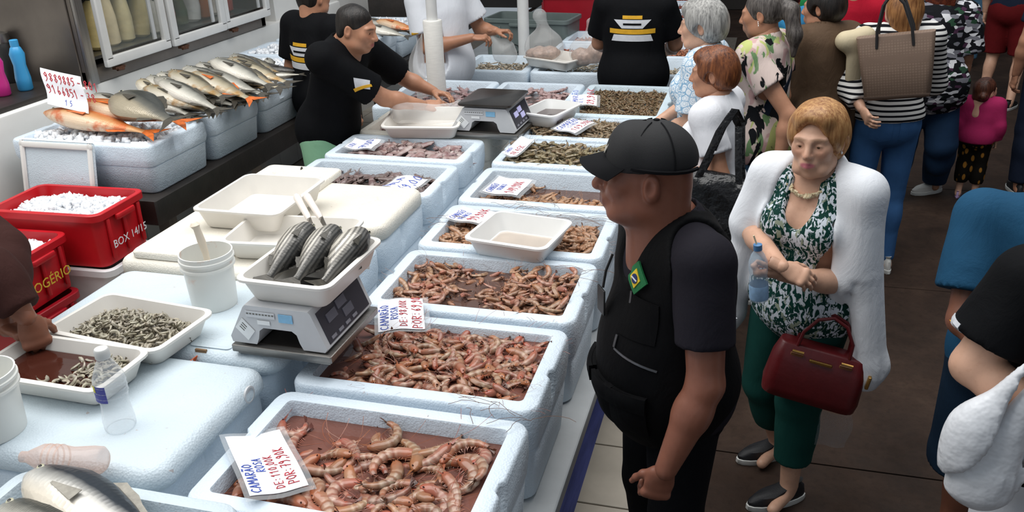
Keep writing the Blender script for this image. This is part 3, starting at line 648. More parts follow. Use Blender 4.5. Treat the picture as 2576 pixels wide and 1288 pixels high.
def shrimp_set(tagname,L,curls,mat,**k):
    out=[]
    for i,c in enumerate(curls):
        mb,cols=shrimp(c,L,i*3+1,**k); me=colmesh(mb,cols,tagname); me.materials.append(mat); out.append(me)
    return out
RNG=random.Random(11)
def scatter(meshes,n,region,name,label,cat,group,zf,tilt=.35,smin=.85,smax=1.15,seed=0,dens=None,mind=0):
    rr=random.Random(seed); x0,x1,y0,y1=region; out=[]; tries=0; pts=[]
    while len(out)<n and tries<n*60:
        tries+=1; x=rr.uniform(x0,x1); y=rr.uniform(y0,y1)
        if dens and rr.random()>dens((x-x0)/(x1-x0),(y-y0)/(y1-y0)): continue
        if mind and any((x-a)**2+(y-b)**2<mind*mind for a,b in pts): continue
        pts.append((x,y))
        o=bpy.data.objects.new(name,rr.choice(meshes)); COL.objects.link(o); s=rr.uniform(smin,smax)
        o.location=(x,y,zf((x-x0)/(x1-x0),(y-y0)/(y1-y0))+rr.uniform(-.006,.010)); o.rotation_euler=(rr.uniform(-tilt,tilt)+(PI if rr.random()<.5 else 0),rr.uniform(-tilt,tilt),rr.uniform(0,6.28)); o.scale=(s,s,s)
        tag(o,label,cat,group); out.append(o)
    return out
def stuff(meshes,n,region,name,label,cat,mat,zf,tilt=.4,seed=0,dens=None,smin=.85,smax=1.15):
    rr=np.random.default_rng(seed); x0,x1,y0,y1=region; VV=[];FF=[];CC=[];b=0
    data=[]
    for me in meshes:
        V=np.zeros(len(me.vertices)*3,np.float32); me.vertices.foreach_get('co',V); V=V.reshape(-1,3); me.calc_loop_triangles(); F=np.zeros(len(me.loop_triangles)*3,np.int32); me.loop_triangles.foreach_get('vertices',F); C=np.zeros(len(V)*4,np.float32); me.color_attributes['Col'].data.foreach_get('color',C); data.append((V,F.reshape(-1,3),C.reshape(-1,4)))
    k=0
    for _ in range(n*40):
        if k>=n: break
        u,v=rr.random(2)
        if dens and rr.random()>dens(u,v): continue
        V,F,C=data[rr.integers(len(data))]; R=np.array(Euler((rr.uniform(-tilt,tilt)+(PI if rr.random()<.5 else 0),rr.uniform(-tilt,tilt),rr.uniform(0,6.28))).to_matrix()); s=rr.uniform(smin,smax)
        VV.append(V@R.T*s+np.array([x0+u*(x1-x0),y0+v*(y1-y0),zf(u,v)+rr.uniform(-.008,.010)])); FF.append(F+b); c=C.copy(); c[:,:3]*=rr.uniform(.75,1.2); CC.append(c); b+=len(V); k+=1
    me=np_mesh(name,np.concatenate(VV),np.concatenate(FF)); a=me.color_attributes.new('Col','FLOAT_COLOR','POINT'); a.data.foreach_set('color',np.concatenate(CC).ravel().astype(np.float32))
    return tag(obj(name,me,mat),label,cat,kind='stuff')
def inner(b,x=None,rim=.075): 
    x=x or XR; return (x[0]+rim,x[1]-rim,b[0]+rim,b[1]-rim)
def bed(label,b,x,z,mat,rim=.056):
    return waterpool(label,x[0]+rim,x[1]-rim,b[0]+rim,b[1]-rim,z,mat)
curls=(1.2,1.9,2.5,-1.5,-2.2,.7,3.0)
PB=shrimp_set('shrimp',.165,curls,SH_PINK,rings=24,n=8); PS=shrimp_set('shrimp',.122,curls,SH_PINK); BR=shrimp_set('shrimp',.100,curls,SH_BRN)
# bin 1: big pink shrimp, gathered to the right, many just under the water
bed('murky reddish water in the nearest shrimp bin',RB[1],XR,.900,W_RED)
d1=lambda u,v:(.25+.75*(u>.38)) if not (u<.3 and v>.5) else .12
scatter(PB,44,inner(RB[1],rim=.095),'shrimp','big pink shrimp breaking the murky water of the nearest bin','shrimp','big shrimp of the nearest bin',lambda u,v:.900+.012*(u>.5)*(v>.35),.22,seed=1,dens=d1,mind=.045)
scatter(PB,22,inner(RB[1],rim=.09),'shrimp','big pink shrimp lying just under the murky water of the nearest bin','shrimp','submerged shrimp of the nearest bin',lambda u,v:.884,.3,seed=2,dens=lambda u,v:.7,mind=.03)
# bin 2
bed('murky reddish water in the shrimp bin beside the loaded scale',RB[2],XR,.922,W_RED)
scatter(PS,128,inner(RB[2],rim=.085),'shrimp','pink shrimp heaped in the bin beside the loaded scale','shrimp','shrimp of the bin beside the scale',lambda u,v:.924+.016*math.sin(PI*min(1,u*1.1))*math.sin(PI*v),.4,seed=3,dens=lambda u,v:0.10 if u<.16 else 1,mind=.022)
stuff(PS,150,inner(RB[2],rim=.085),'shrimp_pile','lower pink shrimp half under water beside the loaded scale','shrimp',SH_PINK,lambda u,v:.911,seed=33,dens=lambda u,v:.15 if u<.2 else 1)
# bin 3: two heaps with a pool between
bed('murky brown water pool in the third shrimp bin',RB[3],XR,.902,W_BRN)
d3=lambda u,v: 1 if (u>.62 and v<.9) or (u<.30) else (.35 if v>.8 else .18)
scatter(BR,112,inner(RB[3],rim=.08),'shrimp','brown shrimp piled around the water pool of the third bin','shrimp','shrimp of the third bin',lambda u,v:.905+(.03 if u>.62 else (.014 if u<.3 else -.006)),.5,seed=4,dens=d3,mind=.018)
stuff(BR,150,inner(RB[3],rim=.085),'shrimp_pile','lower brown shrimp under the heaps of the third bin','shrimp',SH_BRN,lambda u,v:.893+(.022 if u>.62 else .004),seed=5,dens=d3)
# bin 4, 5
bed('brown water between the shrimp under the resting tray',RB[4],XR,.872,W_BRN)
stuff(BR,330,inner(RB[4]),'shrimp_pile','brown shrimp piled left and right of the resting white tray','shrimp',SH_BRN,lambda u,v:.895+.02*math.sin(PI*v),seed=6,dens=lambda u,v:1 if u>.6 or u<.4 else .5)
bed('brown water in the bin beyond the resting tray',RB[5],XR,.868,W_BRN)
stuff(BR,170,inner(RB[5]),'shrimp_pile','brown shrimp along the near side of the half empty bin','shrimp',SH_BRN,lambda u,v:.876+.012*(v<.5),seed=7,dens=lambda u,v:1 if v<.5 else (.5 if v>.85 and u<.4 else .04))
# grey prawns
GP=shrimp_set('prawn',.105,(1.4,2.1,2.7,-1.8,-2.5,1.0),SH_GRY)
stuff(GP,200,inner(RB[6],rim=.065),'prawn_pile','grey prawns below the top layer of the heaped prawn bin','prawn',SH_GRY,lambda u,v:.925,seed=8)
scatter(GP,105,inner(RB[6],rim=.06),'prawn','plump grey prawn on top of the heap behind the cap','prawn','grey prawns of the heaped bin',lambda u,v:.945+.018*math.sin(PI*v)*math.sin(PI*u),.4,seed=9,mind=.022)
GQ=shrimp_set('prawn',.085,(.9,1.5,2.0,-1.2),SH_GRY,n=6,rings=12)
stuff(GQ,420,inner(RB[7],rim=.06),'prawn_pile','small grey prawns filling the bin right of the empty scale','prawn',SH_GRY,lambda u,v:.93+.02*math.sin(PI*v),seed=10)
TY=shrimp_set('shrimp',.055,(.6,1.1,-.9),SH_TINY,n=5,rings=8,feel=False)
stuff(TY,1500,inner((5.2,6.03),DX[2],.07),'shrimp_pile','tiny brown shrimp filling the stained corner bin','shrimp',SH_TINY,lambda u,v:.915+.012*math.sin(9*u)*math.cos(8*v),.6,seed=12)
# peeled shrimp in trays
PE=shrimp_set('peeled_shrimp',.042,(2.2,2.9,3.4,-2.6),SH_PEEL,n=6,rings=8,legs=False,head=False,feel=False)
def tray_region(T,w,d,objs):
    for o in objs: o.location=T.matrix_basis@Vector((o.location.x,o.location.y,o.location.z))
for T in (T4,T5): pass
bpy.context.view_layer.update()
mnd=lambda u,v:.028+.052*math.sin(PI*u)**.6*math.sin(PI*v)**.7
o_=scatter(PE,230,(-.185,.185,-.10,.10),'peeled_shrimp','peeled grey shrimp heaped in the tray with the orange sticker','shrimp','peeled shrimp of the heaped tray',mnd,.7,.9,1.3,seed=13); tray_region(T4,0,0,o_)
so=stuff(PE,420,(-.185,.185,-.10,.10),'peeled_shrimp_pile','lower peeled shrimp in the tray with the orange sticker','shrimp',SH_PEEL,lambda u,v:.75*mnd(u,v)-.006,.8,seed=14,smin=.9,smax=1.3); so.location=T4.location; so.rotation_euler=T4.rotation_euler
o_=scatter(PE,95,(-.02,.19,-.08,.08),'peeled_shrimp','peeled grey shrimp in the brown water tray behind the bottle','shrimp','peeled shrimp of the water tray',lambda u,v:.040+.02*u,.7,.9,1.3,seed=15,dens=lambda u,v:u*1.1-.15*v); tray_region(T5,0,0,o_)
# squid
def squid(L=.16,seed=0):
    rr=random.Random(seed); mb=MB(); cols=[]; n=7; R=[]; bend=rr.uniform(-.5,.5)
    for i in range(9):
        t=i/8; r=L*.11*(math.sin(PI*min(1,t*.62+.08))**.7)*(1 if t<.9 else .8); x=-L*.62*(t-.5)*-1; 
        R.append([(L*.64*(t-.5),bend*L*.25*(t-.5)**2+r*math.cos(2*PI*k/n)*1.15,r*.8*math.sin(2*PI*k/n)) for k in range(n)]); cols+=[(rr.uniform(0,.7),.0,rr.uniform(0,.8))]*n
    mb.loft(R)
    for s in (-1,1):
        mb.add([(-L*.30,0,.002),(-L*.22,s*L*.14,0),(-L*.08,s*L*.05,.0)],[(0,1,2)]); cols+=[(.3,.1,.6)]*3
    for k in range(5):
        a=rr.uniform(-.7,.7); p=Vector((L*.3,bend*L*.06,0)); pts=[p]; d=Vector((math.cos(a),math.sin(a),rr.uniform(-.2,.3)))
        for q in range(4): pts.append(pts[-1]+d*L*.075); d=(d+Vector((rr.uniform(-.5,.5),rr.uniform(-.6,.6),rr.uniform(-.3,.2)))).normalized()
        mb.tube(pts,[L*.03,L*.026,L*.02,L*.014,L*.005],5); cols+=[(rr.uniform(.2,.9),.2,.3)]*(len(mb.v)-len(cols))
    return colmesh(mb,cols,'squid')
def squids(mat,L,n=5,s0=0):
    out=[]
    for k in range(n): me=squid(L,s0+k); me.materials.append(mat); out.append(me)
    return out
bed('dark water among the squid behind the cream lid',LB[0],XL,.872,W_GRY); bed('dark water among the reddish squid',LB[1],XL,.885,W_GRY)
q1=squids(SQD,.15); scatter(q1,85,inner(LB[0],XL,.08),'squid','dark squid lying in the bin behind the cream lid','squid','dark squid of the near squid bin',lambda u,v:.884+.012*math.sin(PI*u),.4,seed=16)
q2=squids(SQ,.19,5,9); scatter(q2,75,inner(LB[1],XL,.08),'squid','reddish squid in the bin with the note on its corner','squid','reddish squid of the second squid bin',lambda u,v:.900+.018*math.sin(PI*u),.35,seed=17,dens=lambda u,v:1 if u>.15 else .4)
q3=squids(SQP,.13,4,20); bed('grey water in the cream old bin',LB[2],XL,.88,W_GRY)
scatter(q3,70,inner(LB[2],XL,.08),'squid','small pink squid in the cream old bin under the bagged tray','squid','squid of the cream bin',lambda u,v:.905,.4,seed=18)
for k,(dx,lb,pl_) in enumerate(((DX[0],'pink squid in the bin behind the bag roll','bin behind the bag roll'),(DX[1],'pale cuttlefish piece in the middle bin of the far cross row','middle bin of the cross row'))):
    waterpool('grey water in the '+pl_,dx[0]+.06,dx[1]-.06,5.26,5.97,.885,W_GRY)
    stuff(q3,95,(dx[0]+.08,dx[1]-.08,5.3,5.93),'squid_pile',lb,'squid',SQP,lambda u,v:.892+(.03*math.sin(PI*u) if k else .008),.4,19+k,lambda u,v:1 if (k or v<.45 or u>.7) else .35)
# far stall shrimp
for k in range(8):
    stuff(TY,260,(-1.08,-.61,FY[k]+.07,FY[k]+.5),'shrimp_pile',f'reddish shrimp of the far stall, in the {["first","second","third","fourth","fifth","sixth","seventh","eighth"][k]} bin behind the corner','shrimp',SH_RED,lambda u,v:.83+.02*math.sin(PI*u),.6,seed=30+k,smin=1.3,smax=1.9)
stuff(TY,260,(-1.08,-.61,6.72,7.2),'shrimp_pile','pale pink shrimp in the corner bin of the far stall','shrimp',SH_PEEL,lambda u,v:.80,.6,seed=40,smin=1,smax=1.6)
for k,(a,b) in enumerate(fx[:2]): stuff(TY,220,(a+.07,b-.07,6.72,7.2),'shrimp_pile',['pale shrimp below the hand of the vendor in white','pale shrimp under the tray of tied bags'][k],'shrimp',SH_PEEL,lambda u,v:.82,.6,seed=41+k,smin=1,smax=1.6)
for k in range(2): stuff(TY,200,(-1.70,-1.23,FY[k]+.07,FY[k]+.5),'shrimp_pile',f'pale pink shrimp in the {["nearest","farther"][k]} inner bin of the far stall','shrimp',SH_RED,lambda u,v:.82,.6,seed=45+k,smin=1.2,smax=1.8)

# ------------------------------------------------------------ fish
def m_fish(name,back,side,belly,stripes=0,blotch=None,scale_s=130,zw=1.0,metal=.25):
    t=NT(name); v=t.coord('Object'); xyz=t.sep(v)
    f=t.math('ADD',t.math('MULTIPLY',xyz[1],9*zw),.5)       # local y = dorsal side
    f=t.math('ADD',f,t.math('MULTIPLY',t.math('SUBTRACT',t.noise(v,12,3),.5),.25))
    c=t.ramp(f,[(.12,hexc(belly)),(.42,hexc(side)),(.78,hexc(back))])
    if stripes:
        w=t.n('ShaderNodeTexWave',wave_type='BANDS',bands_direction='Y'); w.inputs['Scale'].default_value=stripes; w.inputs['Distortion'].default_value=.6; w.inputs['Detail'].default_value=1; t.l(v,w.inputs['Vector'])
        c=t.mix(t.math('MULTIPLY',t.ramp(w.outputs['Fac'],[(.4,0.0),(.65,1.0)]),.65),c,tuple(x*.22 for x in hexc(back)))
    if blotch: c=t.mix(t.ramp(t.noise(v,9,3,.6),[(.52,0.0),(.66,.8)]),c,hexc(blotch))
    oi=t.n('ShaderNodeObjectInfo'); hs=t.n('ShaderNodeHueSaturation'); t.l(c,hs.inputs['Color']); t.l(t.math('ADD',t.math('MULTIPLY',oi.outputs['Random'],.4),.8),hs.inputs['Value'])
    t.base(hs.outputs[0]); t.set(rough=.3,spec=.6,metal=metal)
    m2=t.n('ShaderNodeMapping'); m2.inputs['Scale'].default_value=(1,.75,1); t.l(v,m2.inputs[0]); t.bump(t.vor(m2.outputs[0],scale_s,rnd=.35),.35,.003); return t.m
F_SIL=m_fish('silver_fish_skin','45453f','b9b6ab','ece6da'); F_YEL=m_fish('yellowish_fish_skin','55503f','c4b89d','ece4d2',blotch='b98a45'); F_ORA=m_fish('orange_fish_skin','c76c2c','d9a06a','e8cdb0',blotch='cf5f22'); F_GRY=m_fish('grey_scaled_fish_skin','4a4c48','7c7a70','b9ad95',scale_s=90); F_DRK=m_fish('dark_fish_skin','1f1f20','4e4d4b','8f8c86'); F_MUL=m_fish('striped_mullet_skin','26282a','8a8782','e0d9cc',stripes=26,scale_s=110)
FINM=M('fish_fin','4a463e',.4,.3,30,.3,80,stretch=(3,1,1)); FINO=M('orange_fin','c9662a',.4,.3,30,.3,80); EYEM=M('fish_eye_white','b8b59c',.15,.1,9,0); EYEB=M('fish_pupil','0a0a0a',.08,.0,9,0)
_fc={}
def fish_parts(L,hh,th,kind):
    key=(L,hh,th,kind)
    if key in _fc: return _fc[key]
    N=20; n=14; R=[]
    for i in range(N):
        t=i/(N-1)
        env=(math.sin(PI*min(1,t*.78+.03))**.75) if t<.62 else None
        e=float(np.interp(t,[0,.05,.12,.3,.45,.65,.82,.93,1],[.18,.42,.68,.98,1,.74,.38,.22,.24]))
        w=float(np.interp(t,[0,.05,.12,.3,.5,.7,.88,1],[.15,.45,.75,1,.92,.6,.25,.06]))
        R.append([(L*(t*.86-.5),hh/2*e*math.cos(2*PI*k/n),th/2*w*math.sin(2*PI*k/n)) for k in range(n)])
    body=MB().loft(R).mesh('body')
    xt=L*.36; tail=MB(); 
    for s in (-1,1):
        tail.loft([[(xt-.01*L,s*.0,-.002),(xt-.01*L,s*.0,.002),(xt-.01*L,s*hh*.09,.002),(xt-.01*L,s*hh*.09,-.002)],[(xt+.06*L,0,-.0015),(xt+.06*L,0,.0015),(xt+.09*L,s*hh*.3,.0015),(xt+.09*L,s*hh*.3,-.0015)],[(xt+.085*L,s*hh*.04,-.001),(xt+.085*L,s*hh*.04,.001),(xt+.15*L,s*hh*.46,.001),(xt+.15*L,s*hh*.46,-.001)]])
    tail=tail.mesh('tail')
    def fin(x0,x1,s,hf):
        m=MB(); P=[]
        for i in range(7):
            t=i/6; x=x0+(x1-x0)*t; tt=(x/L+.5)/.86; e=float(np.interp(tt,[0,.05,.12,.3,.45,.65,.82,.93,1],[.18,.42,.68,.98,1,.74,.38,.22,.24]))
            yb=s*hh/2*e*.93; P.append([(x,yb,0),(x+.02*L,yb+s*hf*(1-t*.75)*(.8+.2*(i%2))*min(1,t*3+.25),0)])
        return m.sheet(P,.002).mesh('fin')
    fins=[fin(-.16*L,.14*L,1,hh*.22),fin(.08*L,.22*L,-1,hh*.2)]
    pec=[]
    for s in (-1,1):
        m=MB(); z=s*th*.47; P=[[(-.26*L+.16*L*i/4,-.06*hh+(.10*hh*(j/3-.5))*(.4+1.6*i/4),z+s*.006*(i/4)+s*.003) for j in range(4)] for i in range(5)]; pec.append(m.sheet(P,.0015).mesh('pectoral_fin'))
    eyes=[]
    for s in (-1,1):
        c=(-.425*L,.10*hh,s*th*.30); m=MB(); r=hh*.055; m.lathe([(r,-.004),(r,-.001),(r*.6,.001),(r*.05,.0015)],14); me=m.mesh('eye'); p=MB().lathe([(r*.5,.0008),(r*.45,.0022),(.0001,.0026)],10).mesh('pupil'); eyes.append((me,p,c,s))
    # gill line
    g=MB(); pts=[]
    for s in (-1,1): g.tube([(-.27*L+.02*L*math.cos(a),hh*.34*math.sin(a),s*th*.465*(1-.28*abs(math.sin(a)))) for a in [x*.25 for x in range(-4,5)]],.0016,5)
    _fc[key]=(body,tail,fins,pec,eyes,g.mesh('gill_edge')); return _fc[key]
def fish(label,L,hh,th,skin,fin,loc,rot,group,kind=0):
    t=thing('fish',label,'fish',loc,0,group,rot=rot)
    b,tl,fs,pc,ey,gl=fish_parts(L,hh,th,kind)
    obj('body',b,None,t).data=b
    def put(name,me,mat,par,**k):
        o=bpy.data.objects.new(name,me); COL.objects.link(o); o.parent=par
        if len(me.materials)==0: me.materials.append(mat)
        o.material_slots[0].link='OBJECT'; o.material_slots[0].material=mat
        for a,v in k.items(): setattr(o,a,v)
        return o
    bpy.data.objects.remove(t.children[0]) if False else None
    bo=[c for c in t.children][0]
    if len(b.materials)==0: b.materials.append(skin)
    bo.material_slots[0].link='OBJECT'; bo.material_slots[0].material=skin
    put('tail',tl,fin,t)
    for f in fs: put('fin',f,fin,t)
    for f in pc: put('pectoral_fin',f,fin,t)
    put('gill_edge',gl,FINM,t)
    for me,pp,c,s in ey:
        e=put('eye',me,EYEM,t,location=c,rotation_euler=(0 if s>0 else PI,0,0)); put('pupil',pp,EYEB,e)
    return t
# ice under the fish
for i,(a,b) in enumerate(LFY): icepile(['ice under the orange fish','ice under the first silvery fish','ice under the middle fish of the counter','ice in the bin by the vendors','ice in the half hidden fish bin','ice under the orange-tailed fish','ice in the far end fish bin'][i],(-3.48,(a+b)/2),0,.78,b-a-.12,1.075,420,60+i,.02,.03)
rr=random.Random(8); FR=lambda roll,yaw:(roll,0,yaw)
# lying on the side: local z up; head (-x) toward the wall, tail to the customers
def lay(label,px,z,L,hh,th,skin,fin,yaw,roll=.0,pitch=0,group='fish on the wall counter'):
    p=at(*px,z); return fish(label,L,hh,th,skin,fin,(p.x,p.y,z),(roll,pitch,yaw),group)
lay('long orange fish lying lowest at the front of the counter',(255,310),1.165,.86,.15,.10,F_ORA,FINO,-.16,.25,.06)
lay('orange and cream fish lying behind the lowest orange fish',(330,285),1.20,.86,.15,.10,F_ORA,FINO,-.13,.25,.06)
lay('broad grey large-scaled fish with a black tail',(365,275),1.235,.62,.25,.12,F_GRY,FINM,-.42,.2,.09)
names=['silvery fish with a yellow fin','slim silver fish','silver fish with a dark back','pale fish with yellow blotches','long silvery fish','cream-bellied fish','silver fish with dark fins','yellow-flecked fish','dull silver fish','grey-backed fish','pinkish pale fish','flecked silver fish','dark-backed slim fish','whitish fish','yellow-grey fish','silver-sided fish']
xs=[(420,262),(452,252),(480,243),(505,236),(532,226),(560,219),(470,226),(500,216),(585,210),(610,202),(545,205),(632,194),(570,196),(655,185),(610,186),(640,176)]
ordn=['first','second','third','fourth','fifth','sixth','seventh','eighth','ninth','tenth','eleventh','twelfth','thirteenth','fourteenth','fifteenth','last']
for k,px in enumerate(xs):
    lay(f'{names[k]}, {ordn[k]} of the row after the broad grey fish',px,1.165+.028*(k%3)+(.04 if k in(6,7,10,12,14,15) else 0),.60+.05*(k%3),.13+.012*(k%2),.085,[F_SIL,F_YEL,F_SIL,F_YEL][k%4],[FINM,FINM,FINO][k%3] if k%5==0 else FINM,-.40+rr.uniform(-.08,.08),.25,.12)
for k,px in enumerate(((395,232),(425,222),(455,213),(487,204),(518,196),(548,188),(578,180),(606,172),(632,165),(655,168))):
    lay(f'{names[(k*3+1)%16]} of the back layer, {ordn[k]} after the broad grey fish',px,1.175+.02*(k%3),.56,.125,.08,[F_YEL,F_SIL,F_SIL][k%3],FINM,-.45+rr.uniform(-.1,.1),.25,.10)
for k,px in enumerate(((440,275),(472,266),(500,256),(528,248),(556,238),(584,231),(606,222),(300,262))):
    lay(f'{names[(k*5+2)%16]} of the low layer, {ordn[k]} at the bin edge',px,1.14+.015*(k%2),.58,.115,.075,[F_SIL,F_SIL,F_YEL][k%3],FINM,-.38+rr.uniform(-.1,.1),.2,.06,'fish on the wall counter')
for k,px in enumerate(((690,170),(715,176),(735,182),(705,190),(680,160))): lay(f'dark small fish tossed at the counter end, {ordn[k]} from the wall',px,1.14+.02*(k%2),.34,.07,.05,F_DRK if k<3 else F_SIL,FINM,[-.3,-.15,-.5,.4,-.9][k],.2)
for k,px in enumerate(((962,62),(985,70),(1005,66),(975,80))): lay(f'fish beyond the bending vendor, {ordn[k]} of four'+(', orange-tailed' if k==2 else ''),px,1.16+.02*k,.5,.11,.07,F_SIL if k!=2 else F_ORA,FINM if k!=2 else FINO,-.35,.25,.1)
# three striped mullets on the scale, heads away
for k in range(3):
    fish(f'striped mullet on the loaded scale, {["left","middle","pale right"][k]} of three',.31,.112,.125,F_MUL,FINM,(-1.42+.095*k,2.29,1.19+.074),((-.5,-.55,-.85)[k],.26,-PI/2-.10),'mullets on the scale')
# two big fish at the bottom left corner
fish('big silvery fish on top in the bottom left corner',.62,.17,.12,m_fish('big_silver_fish_skin','2b3138','c9c6bf','e6dccb',scale_s=70),M('pale_fin','9a958a',.4,.3,30,.3,80),at(265,1310,1.035),(.15,.03,-.30),'big fish of the corner bin')
fish('big dark-headed fish below, cut by the bottom picture edge',.62,.17,.12,F_SIL,FINM,at(190,1400,1.02),(.2,0,-.3),'big fish of the corner bin')

# loose shrimp feelers caught on the foam rims
rr=random.Random(77); m=MB()
for (px,n_) in (((1330,515),12),((1440,548),10),((1440,690),5),((1130,560),5),((1200,1015),5),((1230,735),4),((1300,1050),5)):
    for k in range(n_):
        p=at(px[0]+rr.uniform(-60,60),px[1]+rr.uniform(-12,12),.956); a=rr.uniform(-.9,.9)+(PI if rr.random()<.5 else 0); pts=[p]; z=.3
        for q in range(6): pts.append(pts[-1]+Vector((math.cos(a),math.sin(a)*.6,z))*.022); a+=rr.uniform(-.5,.5); z-=.12
        m.tube([(q.x,q.y,max(q.z,.954)) for q in pts],[.0008]*7,4)
tag(m.build('shrimp_feelers',M('feeler_brown','6b4a36',.5,.2,40,0),None),'thin brown shrimp feelers strewn over the foam rims','feelers',kind='stuff')
# ------------------------------------------------------------ hand-written price notes
GLY={'C':[[(.62,.85),(.4,1),(.12,.75),(.05,.4),(.25,.05),(.6,.15)]],'A':[[(0,0),(.3,1),(.6,0)],[(.1,.38),(.5,.38)]],'M':[[(0,0),(.08,1),(.35,.4),(.62,1),(.7,0)]],'R':[[(.05,0),(.05,1),(.5,.9),(.5,.6),(.05,.5),(.6,0)]],
'Ã':[[(0,0),(.3,.85),(.6,0)],[(.1,.33),(.5,.33)],[(.05,1.05),(.22,1.18),(.38,1.03),(.55,1.16)]],'O':[[(.3,1),(.05,.7),(.05,.3),(.3,0),(.58,.3),(.58,.7),(.3,1)]],'S':[[(.55,.85),(.3,1),(.08,.78),(.5,.4),(.4,.05),(.05,.12)]],'B':[[(.05,0),(.05,1),(.45,.85),(.1,.52),(.55,.28),(.05,0)]],
'N':[[(.03,0),(.05,1),(.55,0),(.57,1)]],'D':[[(.05,0),(.08,1),(.5,.75),(.52,.3),(.05,0)]],'E':[[(.55,1),(.06,.97),(.05,0),(.55,.03)],[(.06,.5),(.45,.52)]],'P':[[(.05,-.05),(.08,1),(.52,.85),(.45,.5),(.06,.45)]],'I':[[(.2,0),(.22,1)]],'Z':[[(.05,.95),(.55,1),(.05,0),(.58,.05)]],'L':[[(.1,1),(.05,.02),(.5,.05)]],'U':[[(.05,1),(.08,.2),(.3,0),(.52,.2),(.55,1)]],
'K':[[(.08,0),(.1,1)],[(.55,.95),(.1,.45),(.58,0)]],':':[[(.2,.2),(.22,.27)],[(.2,.62),(.22,.7)]],'-':[[(.05,.5),(.5,.5)]],',':[[(.22,.08),(.12,-.2)]],' ':[],'0':[[(.3,1),(.05,.6),(.12,.1),(.42,.05),(.52,.55),(.3,1)]],'1':[[(.05,.7),(.3,1),(.28,0)]],'2':[[(.05,.75),(.3,1),(.5,.72),(.05,.02),(.58,.05)]],'3':[[(.08,.9),(.4,1),(.45,.7),(.2,.55),(.5,.35),(.35,.0),(.05,.1)]],'4':[[(.4,0),(.42,1),(.05,.35),(.6,.36)]],'5':[[(.55,1),(.12,.96),(.1,.58),(.45,.6),(.5,.2),(.08,0)]],'6':[[(.45,1),(.1,.4),(.25,0),(.5,.22),(.35,.48),(.1,.3)]],'7':[[(.05,.95),(.55,1),(.2,0)],[(.15,.5),(.5,.52)]],'8':[[(.3,.52),(.08,.8),(.3,1),(.5,.78),(.1,.25),(.3,0),(.52,.25),(.3,.52)]],'9':[[(.5,.75),(.28,.5),(.08,.75),(.3,1),(.5,.75),(.45,.2),(.15,-.1)]],'É':[[(.55,.85),(.06,.83),(.05,0),(.55,.03)],[(.06,.43),(.45,.45)],[(.25,.95),(.45,1.15)]]}
PAPER=M('note_paper','f1f1f6',.5,.05,14,.12,25); INKB=M('blue_marker','3b55b5',.5,.25,60,0); INKR=M('red_marker','b3202e',.5,.2,60,0)
SLEEVE=m_glass('plastic_sleeve',hexc('dfe3e6'),.16,.12)
def bez(S,u,v): return S(u,v)
def note(label,O,U,V,lines,wob=.006,sleeve=True,seed=0,parent=None,stain=True,thick=.0006):
    """O = reading corner (start, top line side); U = reading direction edge; V = line-feed edge"""
    rr=random.Random(seed); O,U,V=Vector(O),Vector(U),Vector(V); N=U.cross(V).normalized()
    if N.z<0: N=-N
    ph=rr.uniform(0,6)
    c0=O+(U+V)/2
    t=thing('price_note',label,'price note',tuple(c0),0,'hand-written price notes')
    def S(u,v,off=0): return O-c0+U*u+V*v+N*(off+wob*math.sin(u*4+ph)+wob*.8*math.sin(v*6+ph*2))
    n=10; m=MB(); m.sheet([[S(i/n,j/n) for j in range(n+1)] for i in range(n+1)],thick*(1 if U.cross(V).dot(N)>0 else -1)); pp=m.build('paper',PAPER,t)
    if sleeve:
        m=MB(); m.sheet([[S(-.06+1.12*i/n,-.08+1.2*j/n,-.003) for j in range(n+1)] for i in range(n+1)],.0006); m.build('sleeve',SLEEVE,t)
    ul,vl=U.length,V.length; nl=len(lines)
    for li,(txt,col,hh,u0,v0) in enumerate(lines):
        m=MB(); x=u0; gw=hh*.63*vl/ul
        for ch in txt:
            for st in GLY.get(ch,[]):
                sk=rr.uniform(-.04,.04); pts=[]
                for (a,b) in st: pts.append((x+(a+sk*b+rr.uniform(-.02,.02))*gw*1.25, v0+hh*(1-b)+rr.uniform(-.02,.02)*hh))
                # densify
                P=[]
                for q in range(len(pts)-1):
                    for k in range(4): f=k/4; P.append((pts[q][0]*(1-f)+pts[q+1][0]*f,pts[q][1]*(1-f)+pts[q+1][1]*f))
                P.append(pts[-1]); w=hh*.05*vl
                for q in range(len(P)-1):
                    A=S(*P[q],.0011); B=S(*P[q+1],.0011); d=(B-A)
                    if d.length<1e-6: continue
                    sd=N.cross(d).normalized()*w; e=d.normalized()*w*.6; m.add([A-e-sd,B+e-sd,B+e+sd,A-e+sd],[(0,1,2,3)])
            x+=gw*(1.05 if ch not in ',: ' else .55)
        if m.v: m.build('writing',INKB if col=='b' else INKR,t,smooth=False)
    return t
def note_px(label,start,read_end,feed_end,zs,lines,**k):
    O=at(*start,zs[0]); A=at(*read_end,zs[1]); B=at(*feed_end,zs[2]); return note(label,O,A-O,B-O,lines,**k)
note_px('price note CAMARÃO ROSA 110,00 and 79,90 in the nearest bin',(627,1254),(566,1098),(775,1226),(.975,.985,.925),[('CAMARÃO','b',.17,.03,.05),('ROSA','b',.16,.34,.27),('DE: 110,00K','r',.15,.06,.48),('POR: 79,90K','r',.17,.08,.70)],seed=1,wob=.005)
note_px('price note CAMARÃO ROSA 98,00 and 69,90 on the edge between two bins',(951,832),(950,756),(1069,823),(.955,.985,.955),[('CAMARÃO','b',.18,.03,.05),('ROSA','b',.16,.28,.28),('DE: 98,00K','r',.16,.08,.47),('POR: 69,90','r',.20,.03,.74)],seed=2)
